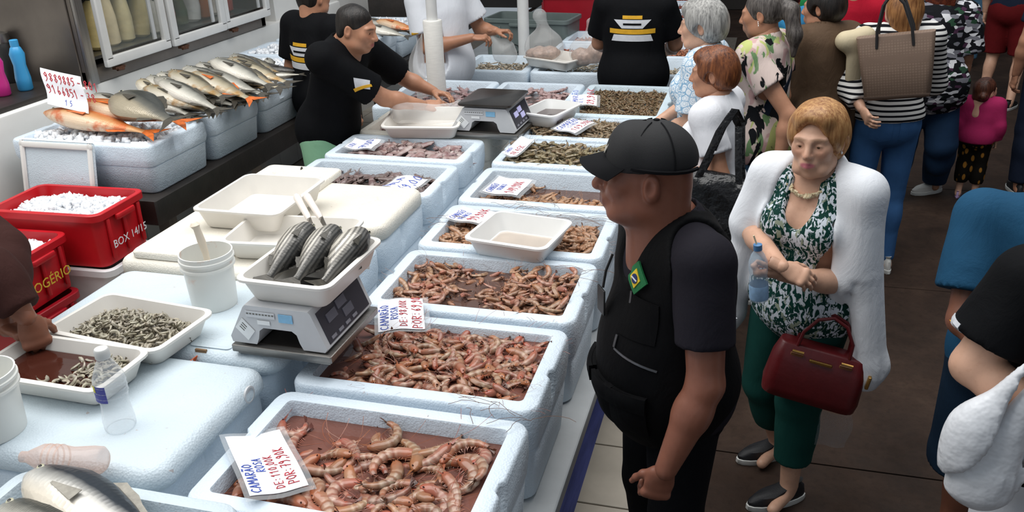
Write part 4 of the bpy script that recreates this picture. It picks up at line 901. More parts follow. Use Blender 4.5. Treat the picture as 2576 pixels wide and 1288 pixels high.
note_px('price note CAMARÃO BRANCO 99,90 under the edge of the resting tray',(1121,550),(1165,517),(1205,567),(.965,.97,.955),[('CAMARÃO','b',.16,.06,.06),('BRANCO','b',.15,.15,.27),('99,90K','r',.26,.12,.55)],seed=3)
note_px('price note CAMARÃO BRANCO 149,90 in the half empty bin',(1213,484),(1256,441),(1300,496),(.945,.95,.92),[('CAMARÃO','b',.17,.06,.06),('BRANCO','b',.15,.25,.28),('149,90K','r',.26,.08,.58)],seed=4)
note_px('price note reading 79,95 on the plump grey prawns',(1262,385),(1311,347),(1298,392),(.99,.995,.985),[('CAMARÃO','b',.2,.10,.08),('79,95K','r',.44,.12,.42)],seed=5)
note_px('price note CAMARÃO CINZA on the small grey prawns',(1391,320),(1441,298),(1446,333),(.985,.99,.985),[('CAMARÃO','b',.24,.06,.06),('CINZA','b',.17,.3,.36),('109,90K','r',.24,.15,.66)],seed=6)
note_px('price note stuck on the rim between the cross row bins',(1434,265),(1436,237),(1501,267),(.955,1.0,.955),[('CAMARÃO','b',.2,.05,.08),('SETE','b',.14,.2,.33),('29,90K','r',.26,.1,.62)],seed=7)
note_px('curled LULA note on the corner of the reddish squid bin',(868,374),(893,345),(935,380),(.955,.975,.955),[('LULA','b',.16,.12,.06),('79,00','b',.3,.08,.46)],seed=8,wob=.009)
note_px('curled LULA note lying on the dark squid',(945,470),(1000,444),(1022,477),(.925,.945,.925),[('LULA','b',.24,.12,.12),('69,00','b',.26,.15,.55)],seed=9,wob=.010)
a,b,c=atY(101,170,4.02),atY(208,195,4.0),atY(110,225,3.92)
note('torn note with red numbers hanging below the shelf by the blue bottle',tuple(a),tuple(b-a),tuple(c-a+Vector((0,0,-.08))),[('9889885 - 801','r',.22,.06,.10),('9166851 - 38','r',.22,.04,.42),('1 5','b',.16,.4,.75)],seed=10,wob=.012,sleeve=False)
# ------------------------------------------------------------ signed-distance sculpting (surface nets) for bodies, clothes, bags
class Vol:
    def __init__(s,lo,hi,h):
        s.h=h; s.ax=[np.arange(lo[i]-2*h,hi[i]+2.5*h,h,dtype=np.float32) for i in range(3)]
        s.F=np.full([len(a) for a in s.ax],.5,np.float32)
    def blk(s,lo,hi,m):
        sl=[]
        for i in range(3):
            a=int(np.searchsorted(s.ax[i],lo[i]-m)); b=int(np.searchsorted(s.ax[i],hi[i]+m)); sl.append(slice(max(0,a),max(b,a+1)))
        X,Y,Z=s.ax[0][sl[0]][:,None,None],s.ax[1][sl[1]][None,:,None],s.ax[2][sl[2]][None,None,:]
        return tuple(sl),X,Y,Z
    def op(s,sl,d,k,op):
        A=s.F[sl]
        if A.size==0: return s
        if op=='s': d=-d
        if op=='u':
            if k>0: h_=np.maximum(k-np.abs(A-d),0)/k; s.F[sl]=np.minimum(A,d)-h_*h_*k*.25
            else: s.F[sl]=np.minimum(A,d)
        else:
            if k>0: h_=np.maximum(k-np.abs(A-d),0)/k; s.F[sl]=np.maximum(A,d)+h_*h_*k*.25
            else: s.F[sl]=np.maximum(A,d)
        return s
    def cone(s,a,b,ra,rb,k=.02,flat=None,op='u'):
        a=np.array(a,np.float32); b=np.array(b,np.float32); R=max(ra,rb)*(1 if flat is None else max(1,flat[1])); m=k+3*s.h+.004
        sl,X,Y,Z=s.blk(np.minimum(a,b)-R,np.maximum(a,b)+R,m); ab=b-a; L=float(ab@ab)+1e-9
        t=np.clip(((X-a[0])*ab[0]+(Y-a[1])*ab[1]+(Z-a[2])*ab[2])/L,0,1)
        qx,qy,qz=X-a[0]-t*ab[0],Y-a[1]-t*ab[1],Z-a[2]-t*ab[2]; d2=qx*qx+qy*qy+qz*qz
        if flat is not None:
            n,f=flat; n=np.array(n,np.float32); n/=np.linalg.norm(n); dn=qx*n[0]+qy*n[1]+qz*n[2]; d2=d2+(1/f**2-1)*dn*dn
        d=np.sqrt(np.maximum(d2,1e-12))-(ra+(rb-ra)*t)
        if flat is not None: d=d*min(1,flat[1])**.5
        return s.op(sl,d,k,op)
    def ell(s,c,r,k=.02,R=None,op='u'):
        c=np.array(c,np.float32); r=np.array(r,np.float32); m=k+3*s.h+.004; mr=float(r.max()) if R is not None else r
        sl,X,Y,Z=s.blk(c-mr,c+mr,m); x,y,z=X-c[0],Y-c[1],Z-c[2]
        if R is not None:
            x,y,z=R[0][0]*x+R[1][0]*y+R[2][0]*z,R[0][1]*x+R[1][1]*y+R[2][1]*z,R[0][2]*x+R[1][2]*y+R[2][2]*z
        q0=(x/r[0])**2+(y/r[1])**2+(z/r[2])**2; q1=(x/r[0]**2)**2+(y/r[1]**2)**2+(z/r[2]**2)**2
        k0=np.sqrt(q0); d=k0*(k0-1)/np.sqrt(np.maximum(q1,1e-9))
        d=np.where(k0<.05,-float(r.min()),d)
        return s.op(sl,d,k,op)
    def half(s,p,n,c=None,R=9.,k=0):        # cut away the side n points to (within the ball c,R)
        n=np.array(n,float); n/=np.linalg.norm(n); p=np.array(p,float)
        if c is None: sl=(slice(None),)*3; X,Y,Z=s.ax[0][:,None,None],s.ax[1][None,:,None],s.ax[2][None,None,:]; d=-((X-p[0])*n[0]+(Y-p[1])*n[1]+(Z-p[2])*n[2])+0*s.F
        else:
            c=np.array(c,float); sl,X,Y,Z=s.blk(c-R,c+R,2*s.h); d=np.maximum(-((X-p[0])*n[0]+(Y-p[1])*n[1]+(Z-p[2])*n[2]),np.sqrt((X-c[0])**2+(Y-c[1])**2+(Z-c[2])**2)-R)
        return s.op(sl,d,k,'s')
    def cutseg(s,p,n,a,b,R):
        a=np.array(a,np.float32); b=np.array(b,np.float32); sl,X,Y,Z=s.blk(np.minimum(a,b)-R,np.maximum(a,b)+R,2*s.h); ab=b-a; L=float(ab@ab)+1e-9
        t=np.clip(((X-a[0])*ab[0]+(Y-a[1])*ab[1]+(Z-a[2])*ab[2])/L,0,1); d=np.sqrt((X-a[0]-t*ab[0])**2+(Y-a[1]-t*ab[1])**2+(Z-a[2]-t*ab[2])**2)-R
        return s.op(sl,np.maximum(-((X-p[0])*n[0]+(Y-p[1])*n[1]+(Z-p[2])*n[2]),d),0,'s')
    def wrinkle(s,amp,freq=18,seed=0,st=(1,1,.5)):
        rr=np.random.default_rng(seed); X,Y,Z=s.ax[0][:,None,None]*st[0],s.ax[1][None,:,None]*st[1],s.ax[2][None,None,:]*st[2]; n=0
        for k in range(4):
            d=rr.normal(size=3); d/=np.linalg.norm(d); f=freq*(.7+.5*k); n=n+np.sin(f*(d[0]*X+d[1]*Y+d[2]*Z)+1.3*np.sin(f*.6*(d[1]*X-d[0]*Y+d[0]*Z)+k)+rr.uniform(0,6))/(1+.5*k)
        s.F+=(amp*n/1.8).astype(np.float32); return s
    def mesh(s):
        F=s.F; S=F<0; nx,ny,nz=F.shape
        c=np.zeros((nx-1,ny-1,nz-1),np.uint8)
        for i in (0,1):
            for j in (0,1):
                for k in (0,1): c+=S[i:nx-1+i,j:ny-1+j,k:nz-1+k]
        act=np.argwhere((c>0)&(c<8)); idx=np.full(c.shape,-1,np.int32); idx[act[:,0],act[:,1],act[:,2]]=np.arange(len(act))
        co=[(i,j,k) for i in (0,1) for j in (0,1) for k in (0,1)]; V8=np.stack([F[act[:,0]+i,act[:,1]+j,act[:,2]+k] for i,j,k in co],1)
        P=np.zeros((len(act),3)); cnt=np.zeros(len(act))
        for a in range(8):
            for b in range(a+1,8):
                dd=[co[b][q]-co[a][q] for q in range(3)]
                if sum(map(abs,dd))!=1: continue
                m=(V8[:,a]<0)!=(V8[:,b]<0); t=V8[m,a]/(V8[m,a]-V8[m,b]); pa=np.array(co[a],float); P[m]+=pa+t[:,None]*np.array(dd,float); cnt[m]+=1
        P=P/np.maximum(cnt,1)[:,None]+act; V=np.stack([s.ax[q][0]+P[:,q]*s.h for q in range(3)],1)
        Q=[]
        for ax in range(3):
            o=[0,1,2]; u,v=o[(ax+1)%3],o[(ax+2)%3]; sh=list(F.shape); 
            a=[slice(1,-1)]*3; a[ax]=slice(0,-1); b=[slice(1,-1)]*3; b[ax]=slice(1,None)
            A=S[tuple(a)]; B=S[tuple(b)]; e=np.argwhere(A!=B); 
            if len(e)==0: continue
            e2=e.copy(); e2[:,u]+=1; e2[:,v]+=1; inside=A[e[:,0],e[:,1],e[:,2]]
            def g(du,dv):
                q=e2.copy(); q[:,u]+=du; q[:,v]+=dv; ok=q; return idx[np.minimum(ok[:,0],c.shape[0]-1),np.minimum(ok[:,1],c.shape[1]-1),np.minimum(ok[:,2],c.shape[2]-1)]
            q=np.stack([g(-1,-1),g(0,-1),g(0,0),g(-1,0)],1); q[~inside]=q[~inside][:,::-1]; Q.append(q)
        Q=np.concatenate(Q); Q=Q[(Q>=0).all(1)]; return V,Q
def smooth_vq(V,Q,it=2,lam=.5):
    e=np.concatenate([Q[:,[0,1]],Q[:,[1,2]],Q[:,[2,3]],Q[:,[3,0]]])
    for _ in range(it):
        A=np.zeros_like(V); n=np.zeros(len(V)); np.add.at(A,e[:,0],V[e[:,1]]); np.add.at(n,e[:,0],1); np.add.at(A,e[:,1],V[e[:,0]]); np.add.at(n,e[:,1],1)
        V=V+lam*(A/np.maximum(n,1)[:,None]-V)
    return V
# ------------------------------------------------------------ heads
_HC={}
def head_mesh(kind='f',h=.0045):
    """origin = middle of the skull, face to -Y; returns V,Q,C (lips, brows, blush)"""
    if (kind,h) in _HC: return _HC[(kind,h)]
    v=Vol((-.10,-.14,-.24),(.10,.13,.13),h); m=kind.startswith('m')
    v.ell((0,.016,.036),(.075,.095,.080),.01); v.ell((0,-.028,-.025),(.062 if not m else .066,.070,.088),.035)
    v.ell((0,-.066,-.098),(.026 if not m else .032,.024,.020),.035); 
    for s in (-1,1):
        v.ell((s*.040,-.066,-.016),(.024,.022,.024),.03); v.ell((s*.045,-.02,-.075),(.022 if not m else .028,.045,.026),.03)
        v.cone((s*.014,-.090,.022),(s*.046,-.078,.024),.011 if not m else .014,.009,.018)
        v.ell((s*.031,-.104,.003),(.018,.016,.012),.014,op='s')
        v.ell((s*.031,-.0815,.003),(.0165,.013,.0115),.003); v.ell((s*.031,-.099,.0015),(.0125,.010,.0032),.002,op='s')
        v.ell((s*.078,.016,-.006),(.010,.020,.033),.006); v.ell((s*.086,.012,-.004),(.006,.011,.020),.004,op='s')
    v.cone((0,-.092,.018),(0,-.116,-.026),.008,.0125 if not m else .0155,.014)
    for s in (-1,1): v.ell((s*(.0115 if not m else .0155),-.106,-.030),(.008,.011,.0075),.006)
    v.ell((0,-.090,-.062),(.028,.018,.020),.02)
    v.cone((-.021,-.097,-.0565),(.021,-.097,-.0565),.0042,.0042,.006); v.cone((0,-.105,-.055),(0,-.105,-.055),.005,.005,.008); v.cone((-.018,-.096,-.0665),(.018,-.096,-.0665),.0055,.0055,.006); v.cone((0,-.104,-.067),(0,-.104,-.067),.006,.006,.01)
    v.cone((-.024,-.106,-.0612),(.024,-.106,-.0612),.0022,.0022,.002,op='s')
    if kind in('f2','m2'):                   # older face: folds from nose to mouth, jowls
        for s in (-1,1):
            v.cone((s*.018,-.112,-.030),(s*.036,-.098,-.070),.0032,.0030,.006,op='s'); v.ell((s*.038,-.060,-.088),(.022,.028,.020),.02); v.cone((s*.018,-.104,-.013),(s*.042,-.092,-.012),.0025,.002,.005,op='s')
    v.cone((0,.018,-.06),(0,.030,-.22),.052 if not m else .062,.056 if not m else .070,.04)
    if m: v.cone((0,.06,-.03),(0,.055,-.2),.050,.062,.04)
    V,Q=v.mesh(); V=smooth_vq(V,Q,1,.4); C=np.zeros((len(V),3),np.float32); x,y,z=np.abs(V[:,0]),V[:,1],V[:,2]
    lip=np.clip(1.4-np.sqrt((V[:,0]/.021)**2+((z+.061)/.0085)**2),0,1)*(y<-.082); C[:,0]=np.clip(lip*2.2,0,1)
    bz=.0265-.30*np.maximum(0,x-.033)**1.15*8*.12; C[:,1]=np.clip(1.7-np.sqrt(((x-.032)/.019)**2+((z-bz)/.0042)**2)*1.0,0,1)*(y<-.07)
    C[:,2]=np.clip(1.3-np.sqrt(((x-.042)/.026)**2+((z+.02)/.024)**2),0,1)*(y<-.04)*.6+np.clip(1.2-np.sqrt((x/.016)**2+((z+.024)/.016)**2),0,1)*(y<-.1)*.5+ (x>.074)*.3
    _HC[(kind,h)]=(V,Q,C); return _HC[(kind,h)]
_HD={}
def hand_mesh(curl=.45,spread=.05,thumb=.5,h=.0032,point=False):
    """wrist at origin, x = thumb side, y = palm side, z = fingers"""
    key=(curl,spread,thumb,h)
    if key in _HD: return _HD[key]
    v=Vol((-.07,-.05,-.05),(.10,.13,.21),h)
    v.cone((0,0,-.04),(0,0,.01),.026,.026,.01,flat=((0,1,0),.72)); v.ell((.0,.002,.055),(.041,.017,.052),.018); v.ell((.022,.010,.035),(.017,.015,.028),.014); v.cone((-.03,.0,.085),(.030,0,.090),.0125,.0125,.012)
    for i,(x,L,r) in enumerate(((.030,.070,.0088),(.0105,.078,.0092),(-.010,.072,.0088),(-.029,.056,.0077))):
        p=np.array([x,0,.090-(.004 if i==0 else .010 if i==3 else 0)]); a=0; sx=(x/.03)*spread; seg=[L*.46,L*.31,L*.24]
        for q,(l,da) in enumerate(zip(seg,(curl*.75+.06*i,curl*1.1,curl*.75))):
            a+=da; d=np.array([math.sin(sx)*math.cos(a),math.sin(a),math.cos(a)*math.cos(sx)]); e=p+d*l; v.cone(p,e,r*(1-.06*q),r*(.94-.06*q),.0035 if q else .007); p=e
    p=np.array([.026,.008,.022]); d=np.array([.60,.25+thumb*.3,.72]); d/=np.linalg.norm(d)
    for q,(l,r) in enumerate(((.034,.0125),(.030,.0105),(.024,.0092))):
        e=p+d*l; v.cone(p,e,r,r*.9,.008); p=e; d=d+np.array([-.30*thumb,.25*thumb,.38]); d/=np.linalg.norm(d)
    V,Q=v.mesh(); V=smooth_vq(V,Q,1,.4); _HD[key]=(V,Q); return _HD[key]
def m_skin(name,col,lip,brow,rough=.45,blush=.35,spot=.15):
    t=NT(name); a=t.n('ShaderNodeAttribute',attribute_name='Col'); sc=t.n('ShaderNodeSeparateColor'); t.l(a.outputs['Color'],sc.inputs[0]); v=t.coord('Object'); b=hexc(col)
    c=t.ramp(t.noise(v,14,4),[(.3,tuple(x*.86 for x in b)),(.7,tuple(min(1,x*1.08) for x in b))])
    c=t.mix(t.math('MULTIPLY',t.ramp(t.noise(v,60,3),[(.55,0.0),(.75,1.0)]),spot),c,tuple(x*y for x,y in zip(b,(.62,.45,.40))))
    c=t.mix(t.math('MULTIPLY',sc.outputs[2],blush),c,tuple(min(1,x*y) for x,y in zip(b,(1.0,.62,.55)))); c=t.mix(sc.outputs[0],c,hexc(lip)); c=t.mix(t.math('MULTIPLY',sc.outputs[1],.75),c,hexc(brow))
    t.base(c); t.set(rough=rough,spec=.4); t.bump(t.noise(v,180,3),.12,.0012); return t.m
def m_hair(name,col,col2,stretch=(60,60,7)):
    t=NT(name); v=t.coord('Object',stretch); n=t.noise(v,1.6,4,.6,.3); v2=t.coord('Object')
    c=t.ramp(n,[(.32,hexc(col)),(.68,hexc(col2))]); c=t.mix(t.ramp(t.noise(v2,9,2),[(.3,0.0),(.8,.5)]),c,tuple(x*.55 for x in hexc(col)))
    t.base(c); t.set(rough=.42,spec=.4); t.bump(n,.6,.004); return t.m
def m_cloth(name,col,var=.12,weave=260,rough=.8,crease=.25,pattern=None):
    t=NT(name); v=t.coord('Object'); b=hexc(col) if isinstance(col,str) else col
    c=t.ramp(t.noise(v,5,4),[(.3,tuple(x*(1-var) for x in b)),(.7,tuple(min(1,x*(1+var)) for x in b))])
    if pattern: c=pattern(t,v,c)
    t.base(c); t.set(rough=rough,spec=.12)
    vs=t.coord('Object',(1,1,.45)); t.bump(t.math('ADD',t.math('MULTIPLY',t.noise(vs,11,4,.6,.8),1.0),t.math('MULTIPLY',t.noise(v,weave,2),.06)),crease,.02); return t.m
# ------------------------------------------------------------ people
class Person:
    def __init__(s,label,root,rz,h=1.7,build=1.0,fem=False,lean=0.,belly=0.,res=.010,head=(0,0,0),headkind=None,skin=None,arms=None,legs=None,hands=None,sway=0.,group=None,z0=0.,headoff=(0,0,0)):
        s.t=thing('person',label,'person',(root[0],root[1],z0),rz,group); s.k=h/1.7; s.b=build; s.fem=fem; s.lean=lean; s.belly=belly; s.res=res; s.skinm=skin; s.rz=rz; s.root=Vector((root[0],root[1],z0)); s.sway=sway
        k=s.k; w=.175 if fem else .195
        s.J=J={}
        J['pel']=s.up(0,0,.95); J['waist']=s.up(0,0,1.10); J['chest']=s.up(0,0,1.28); J['neck']=s.up(0,.01,1.45)
        for q,sx in (('L',1),('R',-1)):
            J['sh'+q]=s.up(sx*w*(.9+.1*build),.005,1.405); J['hip'+q]=np.array([sx*.092*k*(.85+.15*build),0,.90*k])
            el,wr=(arms or {}).get(q,(None,None))
            J['el'+q]=s.loc(el) if el is not None else s.up(sx*(w+.055),.03,1.12); J['wr'+q]=s.loc(wr) if wr is not None else s.up(sx*(w+.06),-.03,.88)
            kn,an=(legs or {}).get(q,(None,None))
            J['kn'+q]=s.loc(kn) if isinstance(kn,Vector) else np.array(kn)*k if kn is not None else np.array([sx*.10,-.015,.49])*k; J['an'+q]=s.loc(an) if isinstance(an,Vector) else np.array(an)*k if an is not None else np.array([sx*.105,.02,.09])*k
        hc=s.up(headoff[0],-.02+headoff[1],1.588+headoff[2]); s.hc=hc; s.hR=np.array(Euler((head[1],head[2],head[0]),'XYZ').to_matrix()); s.hk=headkind or ('f' if fem else 'm'); s.hands=hands or {}
        s.hs=k if h>1.2 else k*1.55
    def up(s,x,y,z):
        a=s.lean; dz=z-.95; return np.array([x+s.sway*dz,y*math.cos(a)-dz*math.sin(a),.95+dz*math.cos(a)+y*math.sin(a)*0+y*math.sin(a)])*s.k
    def loc(s,p):
        p=Vector(p)-s.root; p=Matrix.Rotation(-s.rz,3,'Z')@p; return np.array(p)
    def tR(s): return np.array(Matrix.Rotation(s.lean,3,'X'))
    def vol(s,pad=.16,keys=None,zlo=None):
        P=np.array([s.J[q] for q in (keys or s.J)]); lo=P.min(0)-pad; hi=P.max(0)+pad
        if zlo is not None: lo[2]=zlo
        return Vol(lo,hi,s.res)
    def torso(s,v,g=0.,top=True,wide=1.):
        k=s.k; b=s.b; R=s.tR(); J=s.J; f=s.fem
        v.ell(s.up(0,.01,.97),np.array([.165 if f else .155,.118,.12])*k*b*wide+g,.05,R); v.ell(s.up(0,.0,1.11),np.array([.128 if f else .142,.098,.14])*k*b*wide+g,.06,R)
        v.ell(s.up(0,.005,1.28),np.array([.145 if f else .168,.108,.165])*k*b+g,.06,R)
        if s.belly: v.ell(s.up(0,-.055,1.06),np.array([.14,.10+s.belly*.06,.15])*k*b+g,.06,R)
        if f:
            for sx in (-1,1): v.ell(s.up(sx*.072,-.085,1.265),np.array([.066,.058,.068])*k*b+g,.04,R)
        if top:
            v.cone(J['shL']*.93+J['neck']*.07,J['shR']*.93+J['neck']*.07,.060*k*(.7+.3*b)+g,.060*k*(.7+.3*b)+g,.05)
            v.cone(s.up(0,.02,1.40),s.up(0,.01,1.47),.085*k+g*.6,.060*k+g*.4,.05)
    def limb(s,v,a,b_,ra,rb,g=0.,k=.02): v.cone(a,b_,ra+g,rb+g,k)
    def arm(s,v,q,g=0.,t=1.0,taper=1.):
        J=s.J; k=s.k*(.6+.4*s.b); f=.9 if s.fem else 1.05
        e=J['sh'+q]+(J['el'+q]-J['sh'+q])*min(1,t*2)
        v.cone(J['sh'+q],e,.056*k*f+g,(.056-.012*min(1,t*2))*k*f+g*taper,.03)
        if t>.5:
            u=min(1,(t-.5)*2); w=J['el'+q]+(J['wr'+q]-J['el'+q])*u; v.cone(J['el'+q],J['el'+q]+(w-J['el'+q])*.35,.044*k*f+g*taper,.046*k*f+g*taper,.02); v.cone(J['el'+q]+(w-J['el'+q])*.3,w,.046*k*f+g*taper,(.046-.018*u)*k*f+g*taper,.02)
    def leg(s,v,q,g=0.,taper=1.):
        J=s.J; k=s.k*(.5+.5*s.b); v.cone(J['hip'+q],J['kn'+q],.088*k+g,.058*k+g*taper,.03); v.cone(J['kn'+q],J['an'+q],.056*k+g*taper,.037*k+g*taper,.02); c=J['kn'+q]*.68+J['an'+q]*.32+np.array([0,.018,0])*k; v.ell(c,np.array([.046,.048,.09])*k+g*taper,.03)
    def body(s,arms=True,legs=True,hh=None):
        v=s.vol(.20); s.torso(v)
        for q in 'LR':
            if arms: s.arm(v,q)
            if legs:
                s.leg(v,q); a=s.J['an'+q]; v.cone(a+np.array([0,.03,-.045])*s.k,a+np.array([0,-.13,-.06])*s.k,.032*s.k,.024*s.k,.03)
        v.cone(s.up(0,.02,1.38),s.hc-s.hR@np.array([0,-.02,.09])*s.hs,.060*s.k,.052*s.k,.04)
        V,Q=v.mesh(); C=np.zeros((len(V),3),np.float32)
        parts=[(V,Q,C)]
        Vh,Qh,Ch=head_mesh(s.hk,hh or .0055); parts.append((Vh@s.hR.T*s.hs+s.hc,Qh,Ch))
        for q in 'LR':
            hd=s.hands.get(q,(.5,None))
            if hd is None or not arms: continue
            d=s.J['wr'+q]-s.J['el'+q]; d/=np.linalg.norm(d)
            if len(hd)>2 and hd[2] is not None: d=np.array(Matrix.Rotation(-s.rz,3,'Z')@Vector(hd[2])); d/=np.linalg.norm(d)
            n=np.array(Matrix.Rotation(-s.rz,3,'Z')@Vector(hd[1])) if hd[1] is not None else np.array([-1. if q=='L' else 1.,0,0]); n=n-d*(n@d); n/=np.linalg.norm(n)
            t=np.cross(d,n) if q=='R' else np.cross(n,d); A=np.stack([t,n,d],1); Vd,Qd=hand_mesh(hd[0]); 
            if np.linalg.det(A)<0: Qd=Qd[:,::-1]
            parts.append((Vd*s.k*(.92 if s.fem else 1.04)@A.T+s.J['wr'+q],Qd,np.zeros((len(Vd),3),np.float32)))
        o=0; VV=[];QQ=[];CC=[]
        for V,Q,C in parts: VV.append(V);QQ.append(Q+o);CC.append(C);o+=len(V)
        me=np_mesh('body',np.concatenate(VV),np.concatenate(QQ)); C=np.concatenate(CC); a=me.color_attributes.new('Col','FLOAT_COLOR','POINT'); a.data.foreach_set('color',np.concatenate([C,np.ones((len(C),1),np.float32)],1).astype(np.float32).ravel())
        s.bodyo=obj('body',me,s.skinm,s.t); return s
    def eyes(s,col='3a2a1c'):
        for sx in (-1,1):
            c=s.hR@np.array([sx*.031,-.0795,.002])*s.hs+s.hc
            m=MB(); m.lathe([(.0005,-.0125)]+[(.0125*math.sin(a),-.0125*math.cos(a)) for a in np.linspace(.25,PI-.2,9)]+[(.0005,.0125)],14,cap0=True,cap1=True); M4=Matrix(s.hR.tolist()).to_4x4()@Matrix.Rotation(PI/2,4,'X')
            e=m.build('eye',M('eye_white','d8d2ca',.15,.03,9,0),s.t,tuple(c)); e.matrix_basis=Matrix.Translation(c)@M4@Matrix.Diagonal((s.hs,s.hs,s.hs,1))
            m=MB(); m.lathe([(.0058,.0112),(.0055,.0124),(.0002,.0128)],12); ir=m.build('iris',M('iris_'+col,col,.1,.2,200,0),e)
        return s
    def shirt(s,mat,sleeve=.28,hem=.86,g=.016,name='shirt',wr=.004,neck='crew',taper=1.35,wide=1.04,seed=0,collar=None,arms=True,vcut=None,k_hem=None):
        v=s.vol(.27,keys=[q for q in s.J if q[:2] not in('kn','an')]); s.torso(v,g,True,wide)
        if hem<.93:
            v.ell(s.up(0,.005,.93)*np.array([1,1,1]),np.array([.168,.125,.14])*s.k*s.b*wide+g,.05)
        if arms:
            for q in 'LR': s.arm(v,q,g*1.05,sleeve,taper)
        v.wrinkle(wr,17,seed)
        R=s.tR(); v.half((0,0,hem*s.k),(0,0,-1))
        # neck opening
        nb=s.up(0,-.005,1.475 if neck!='low' else 1.455); v.ell(nb+np.array([0,-.012,.02])*s.k,np.array([.072,.078,.05])*s.k+g*.3,.012,R,op='s')
        if vcut: v.ell(s.up(0,-.12,vcut),np.array([.06,.09,.13])*s.k,.015,R,op='s')
        if arms:
            for q in 'LR':
                if sleeve<=.5: a=s.J['sh'+q]; d=s.J['el'+q]-a; p=a+d*(sleeve*2)
                else: a=s.J['el'+q]; d=s.J['wr'+q]-a; p=a+d*((sleeve-.5)*2)
                d=d/np.linalg.norm(d); v.cutseg(p,d,p,p+d*.20*s.k,.088*s.k*(.6+.4*s.b)+g)
        V,Q=v.mesh(); V=smooth_vq(V,Q,1,.4); me=np_mesh(name,V,Q); s.sh=obj(name,me,mat,s.t); return s
    def pants(s,mat,hem=.10,g=.016,waist=1.0,name='trousers',taper=1.2,wr=.004,seed=1):
        v=s.vol(.24,keys=['pel','waist','hipL','hipR','knL','knR','anL','anR']); k=s.k; b=s.b; R=s.tR()
        v.ell(s.up(0,.01,.97),np.array([.165 if s.fem else .155,.118,.12])*k*b+g,.05,R); v.ell(np.array([0,.02,.90])*k,np.array([.150,.115,.10])*k*b+g,.05); v.ell(s.up(0,0,1.08),np.array([.135,.10,.10])*k*b+g*.6,.05,R)
        for q in 'LR': s.leg(v,q,g,taper)
        v.wrinkle(wr,15,seed,(1,1,.35)); v.half(s.up(0,0,waist),R@np.array([0,0,1.])); v.half((0,0,hem*k),(0,0,-1))
        V,Q=v.mesh(); V=smooth_vq(V,Q,1,.4); s.pa=obj(name,np_mesh(name,V,Q),mat,s.t); return s
    def shoes(s,mat,sole,slip=False,yaw=(0,0)):
        for i,q in enumerate('LR'):
            a=s.J['an'+q]; k=s.k; z0=-.0; sh=MB(); so=MB()
            def foot(w,l,z): return [(w*math.cos(t)*(.82+.18*(math.sin(t)<0)) ,l*math.sin(t)*1.0-.055,z) for t in [2*PI*j/18 for j in range(18)]]
            so.loft([foot(.045,.135,0),foot(.048,.140,.006),foot(.048,.139,.026),foot(.045,.135,.028)])
            sh.loft([foot(.044,.134,.024),foot(.044,.133,.042),[(x*.96,y*.93+.006,.060+.020*(y+.19)/.27) for x,y,z in foot(.043,.126,0)],[(x*.80,y*.62+.020,.074+.022*(y+.19)/.27) for x,y,z in foot(.042,.11,0)],[(x*.70,y*.44+.040,.092+.02*(y+.19)/.27) for x,y,z in foot(.042,.11,0)]])
            S=Matrix.Translation((a[0],a[1],0))@Matrix.Rotation(yaw[i],4,'Z')@Matrix.Diagonal((k,k,k,1)); o=sh.xf(S).build('shoe',mat,s.t); so.xf(S).build('sole',sole,o)
        return s
    def hair(s,mat,kind='short',seed=0,res=.006,puff=.0):
        v=Vol((-.16,-.15,-.30 if kind in('long','curly','pony') else -.18),(.16,.26 if kind=='pony' else .18,.19),res); p=puff
        v.ell((0,.022,.042),np.array([.083,.100,.088])+p,.01)
        if kind in('short','man'): v.ell((0,.055,-.02),np.array([.070,.058,.075])+p*.6,.03)
        if kind=='bob':
            v.ell((0,.05,-.005),np.array([.084,.080,.085])+p,.03); v.ell((0,-.045,.085),np.array([.066,.045,.036])+p*.7,.03)
            for sx in (-1,1): v.ell((sx*.070,-.012,.018),np.array([.020,.048,.055])+p*.6,.025)
        if kind=='pony':
            v.ell((0,.03,.02),(.082,.098,.085),.02); v.cone((0,.115,.03),(0,.150,-.0),.030,.036,.02); v.cone((.01,.150,0),(.03,.165,-.12),.042,.034,.03); v.cone((.03,.165,-.12),(.035,.15,-.22),.034,.012,.03)
        if kind=='long':
            v.ell((0,.04,-.03),(.092,.082,.11),.03); v.cone((0,.06,-.05),(0,.075,-.25),.085,.060,.04,flat=((0,1,0),.62))
        if kind=='curly':
            v.ell((0,.045,-.01),(.105,.09,.11),.03); v.ell((0,.06,-.10),(.10,.07,.09),.04)
        if kind=='bun': v.ell((0,.04,.0),(.08,.085,.085),.02); v.ell((0.02,.115,.045),(.03,.03,.03),.02)
        if kind=='toddler': v.ell((0,.03,.02),(.086,.095,.09),.02); v.ell((0,.055,-.045),(.075,.062,.07),.02); v.ell((-.05,.10,-.03),(.035,.04,.03),.02)
        v.wrinkle(.0035 if kind!='curly' else .010,46 if kind!='curly' else 60,seed,(1,1,.4))
        # face opening
        v.ell((0,-.115,-.035 if kind!='bob' else -.012),(.062 if kind!='bob' else .056,.085,.085 if kind not in('man','bob') else .098),.02,op='s'); v.half((0,-.045,-.02),(0,-.85,-.75),(0,-.1,-.08),.15,.02)
        for sx in (-1,1): v.ell((sx*.090,.005,-.02),(.022,.026,.04),.012,op='s') if kind not in('long','curly') else None
        if kind in('short','man','bob','bun'): v.half((0,.09,-.088),(0,.15,-1),(0,.05,-.19),.15,.01)
        V,Q=v.mesh(); V=smooth_vq(V,Q,1,.3); me=np_mesh('hair',V@s.hR.T*s.hs+s.hc,Q); s.ha=obj('hair',me,mat,s.t); return s
    def W(s,p): return Matrix.Rotation(s.rz,3,'Z')@Vector([float(x) for x in p])+s.root
    def H(s,p): return s.hR@np.array(p)*s.hs+s.hc     # head-local -> person-local
from mathutils.bvhtree import BVHTree
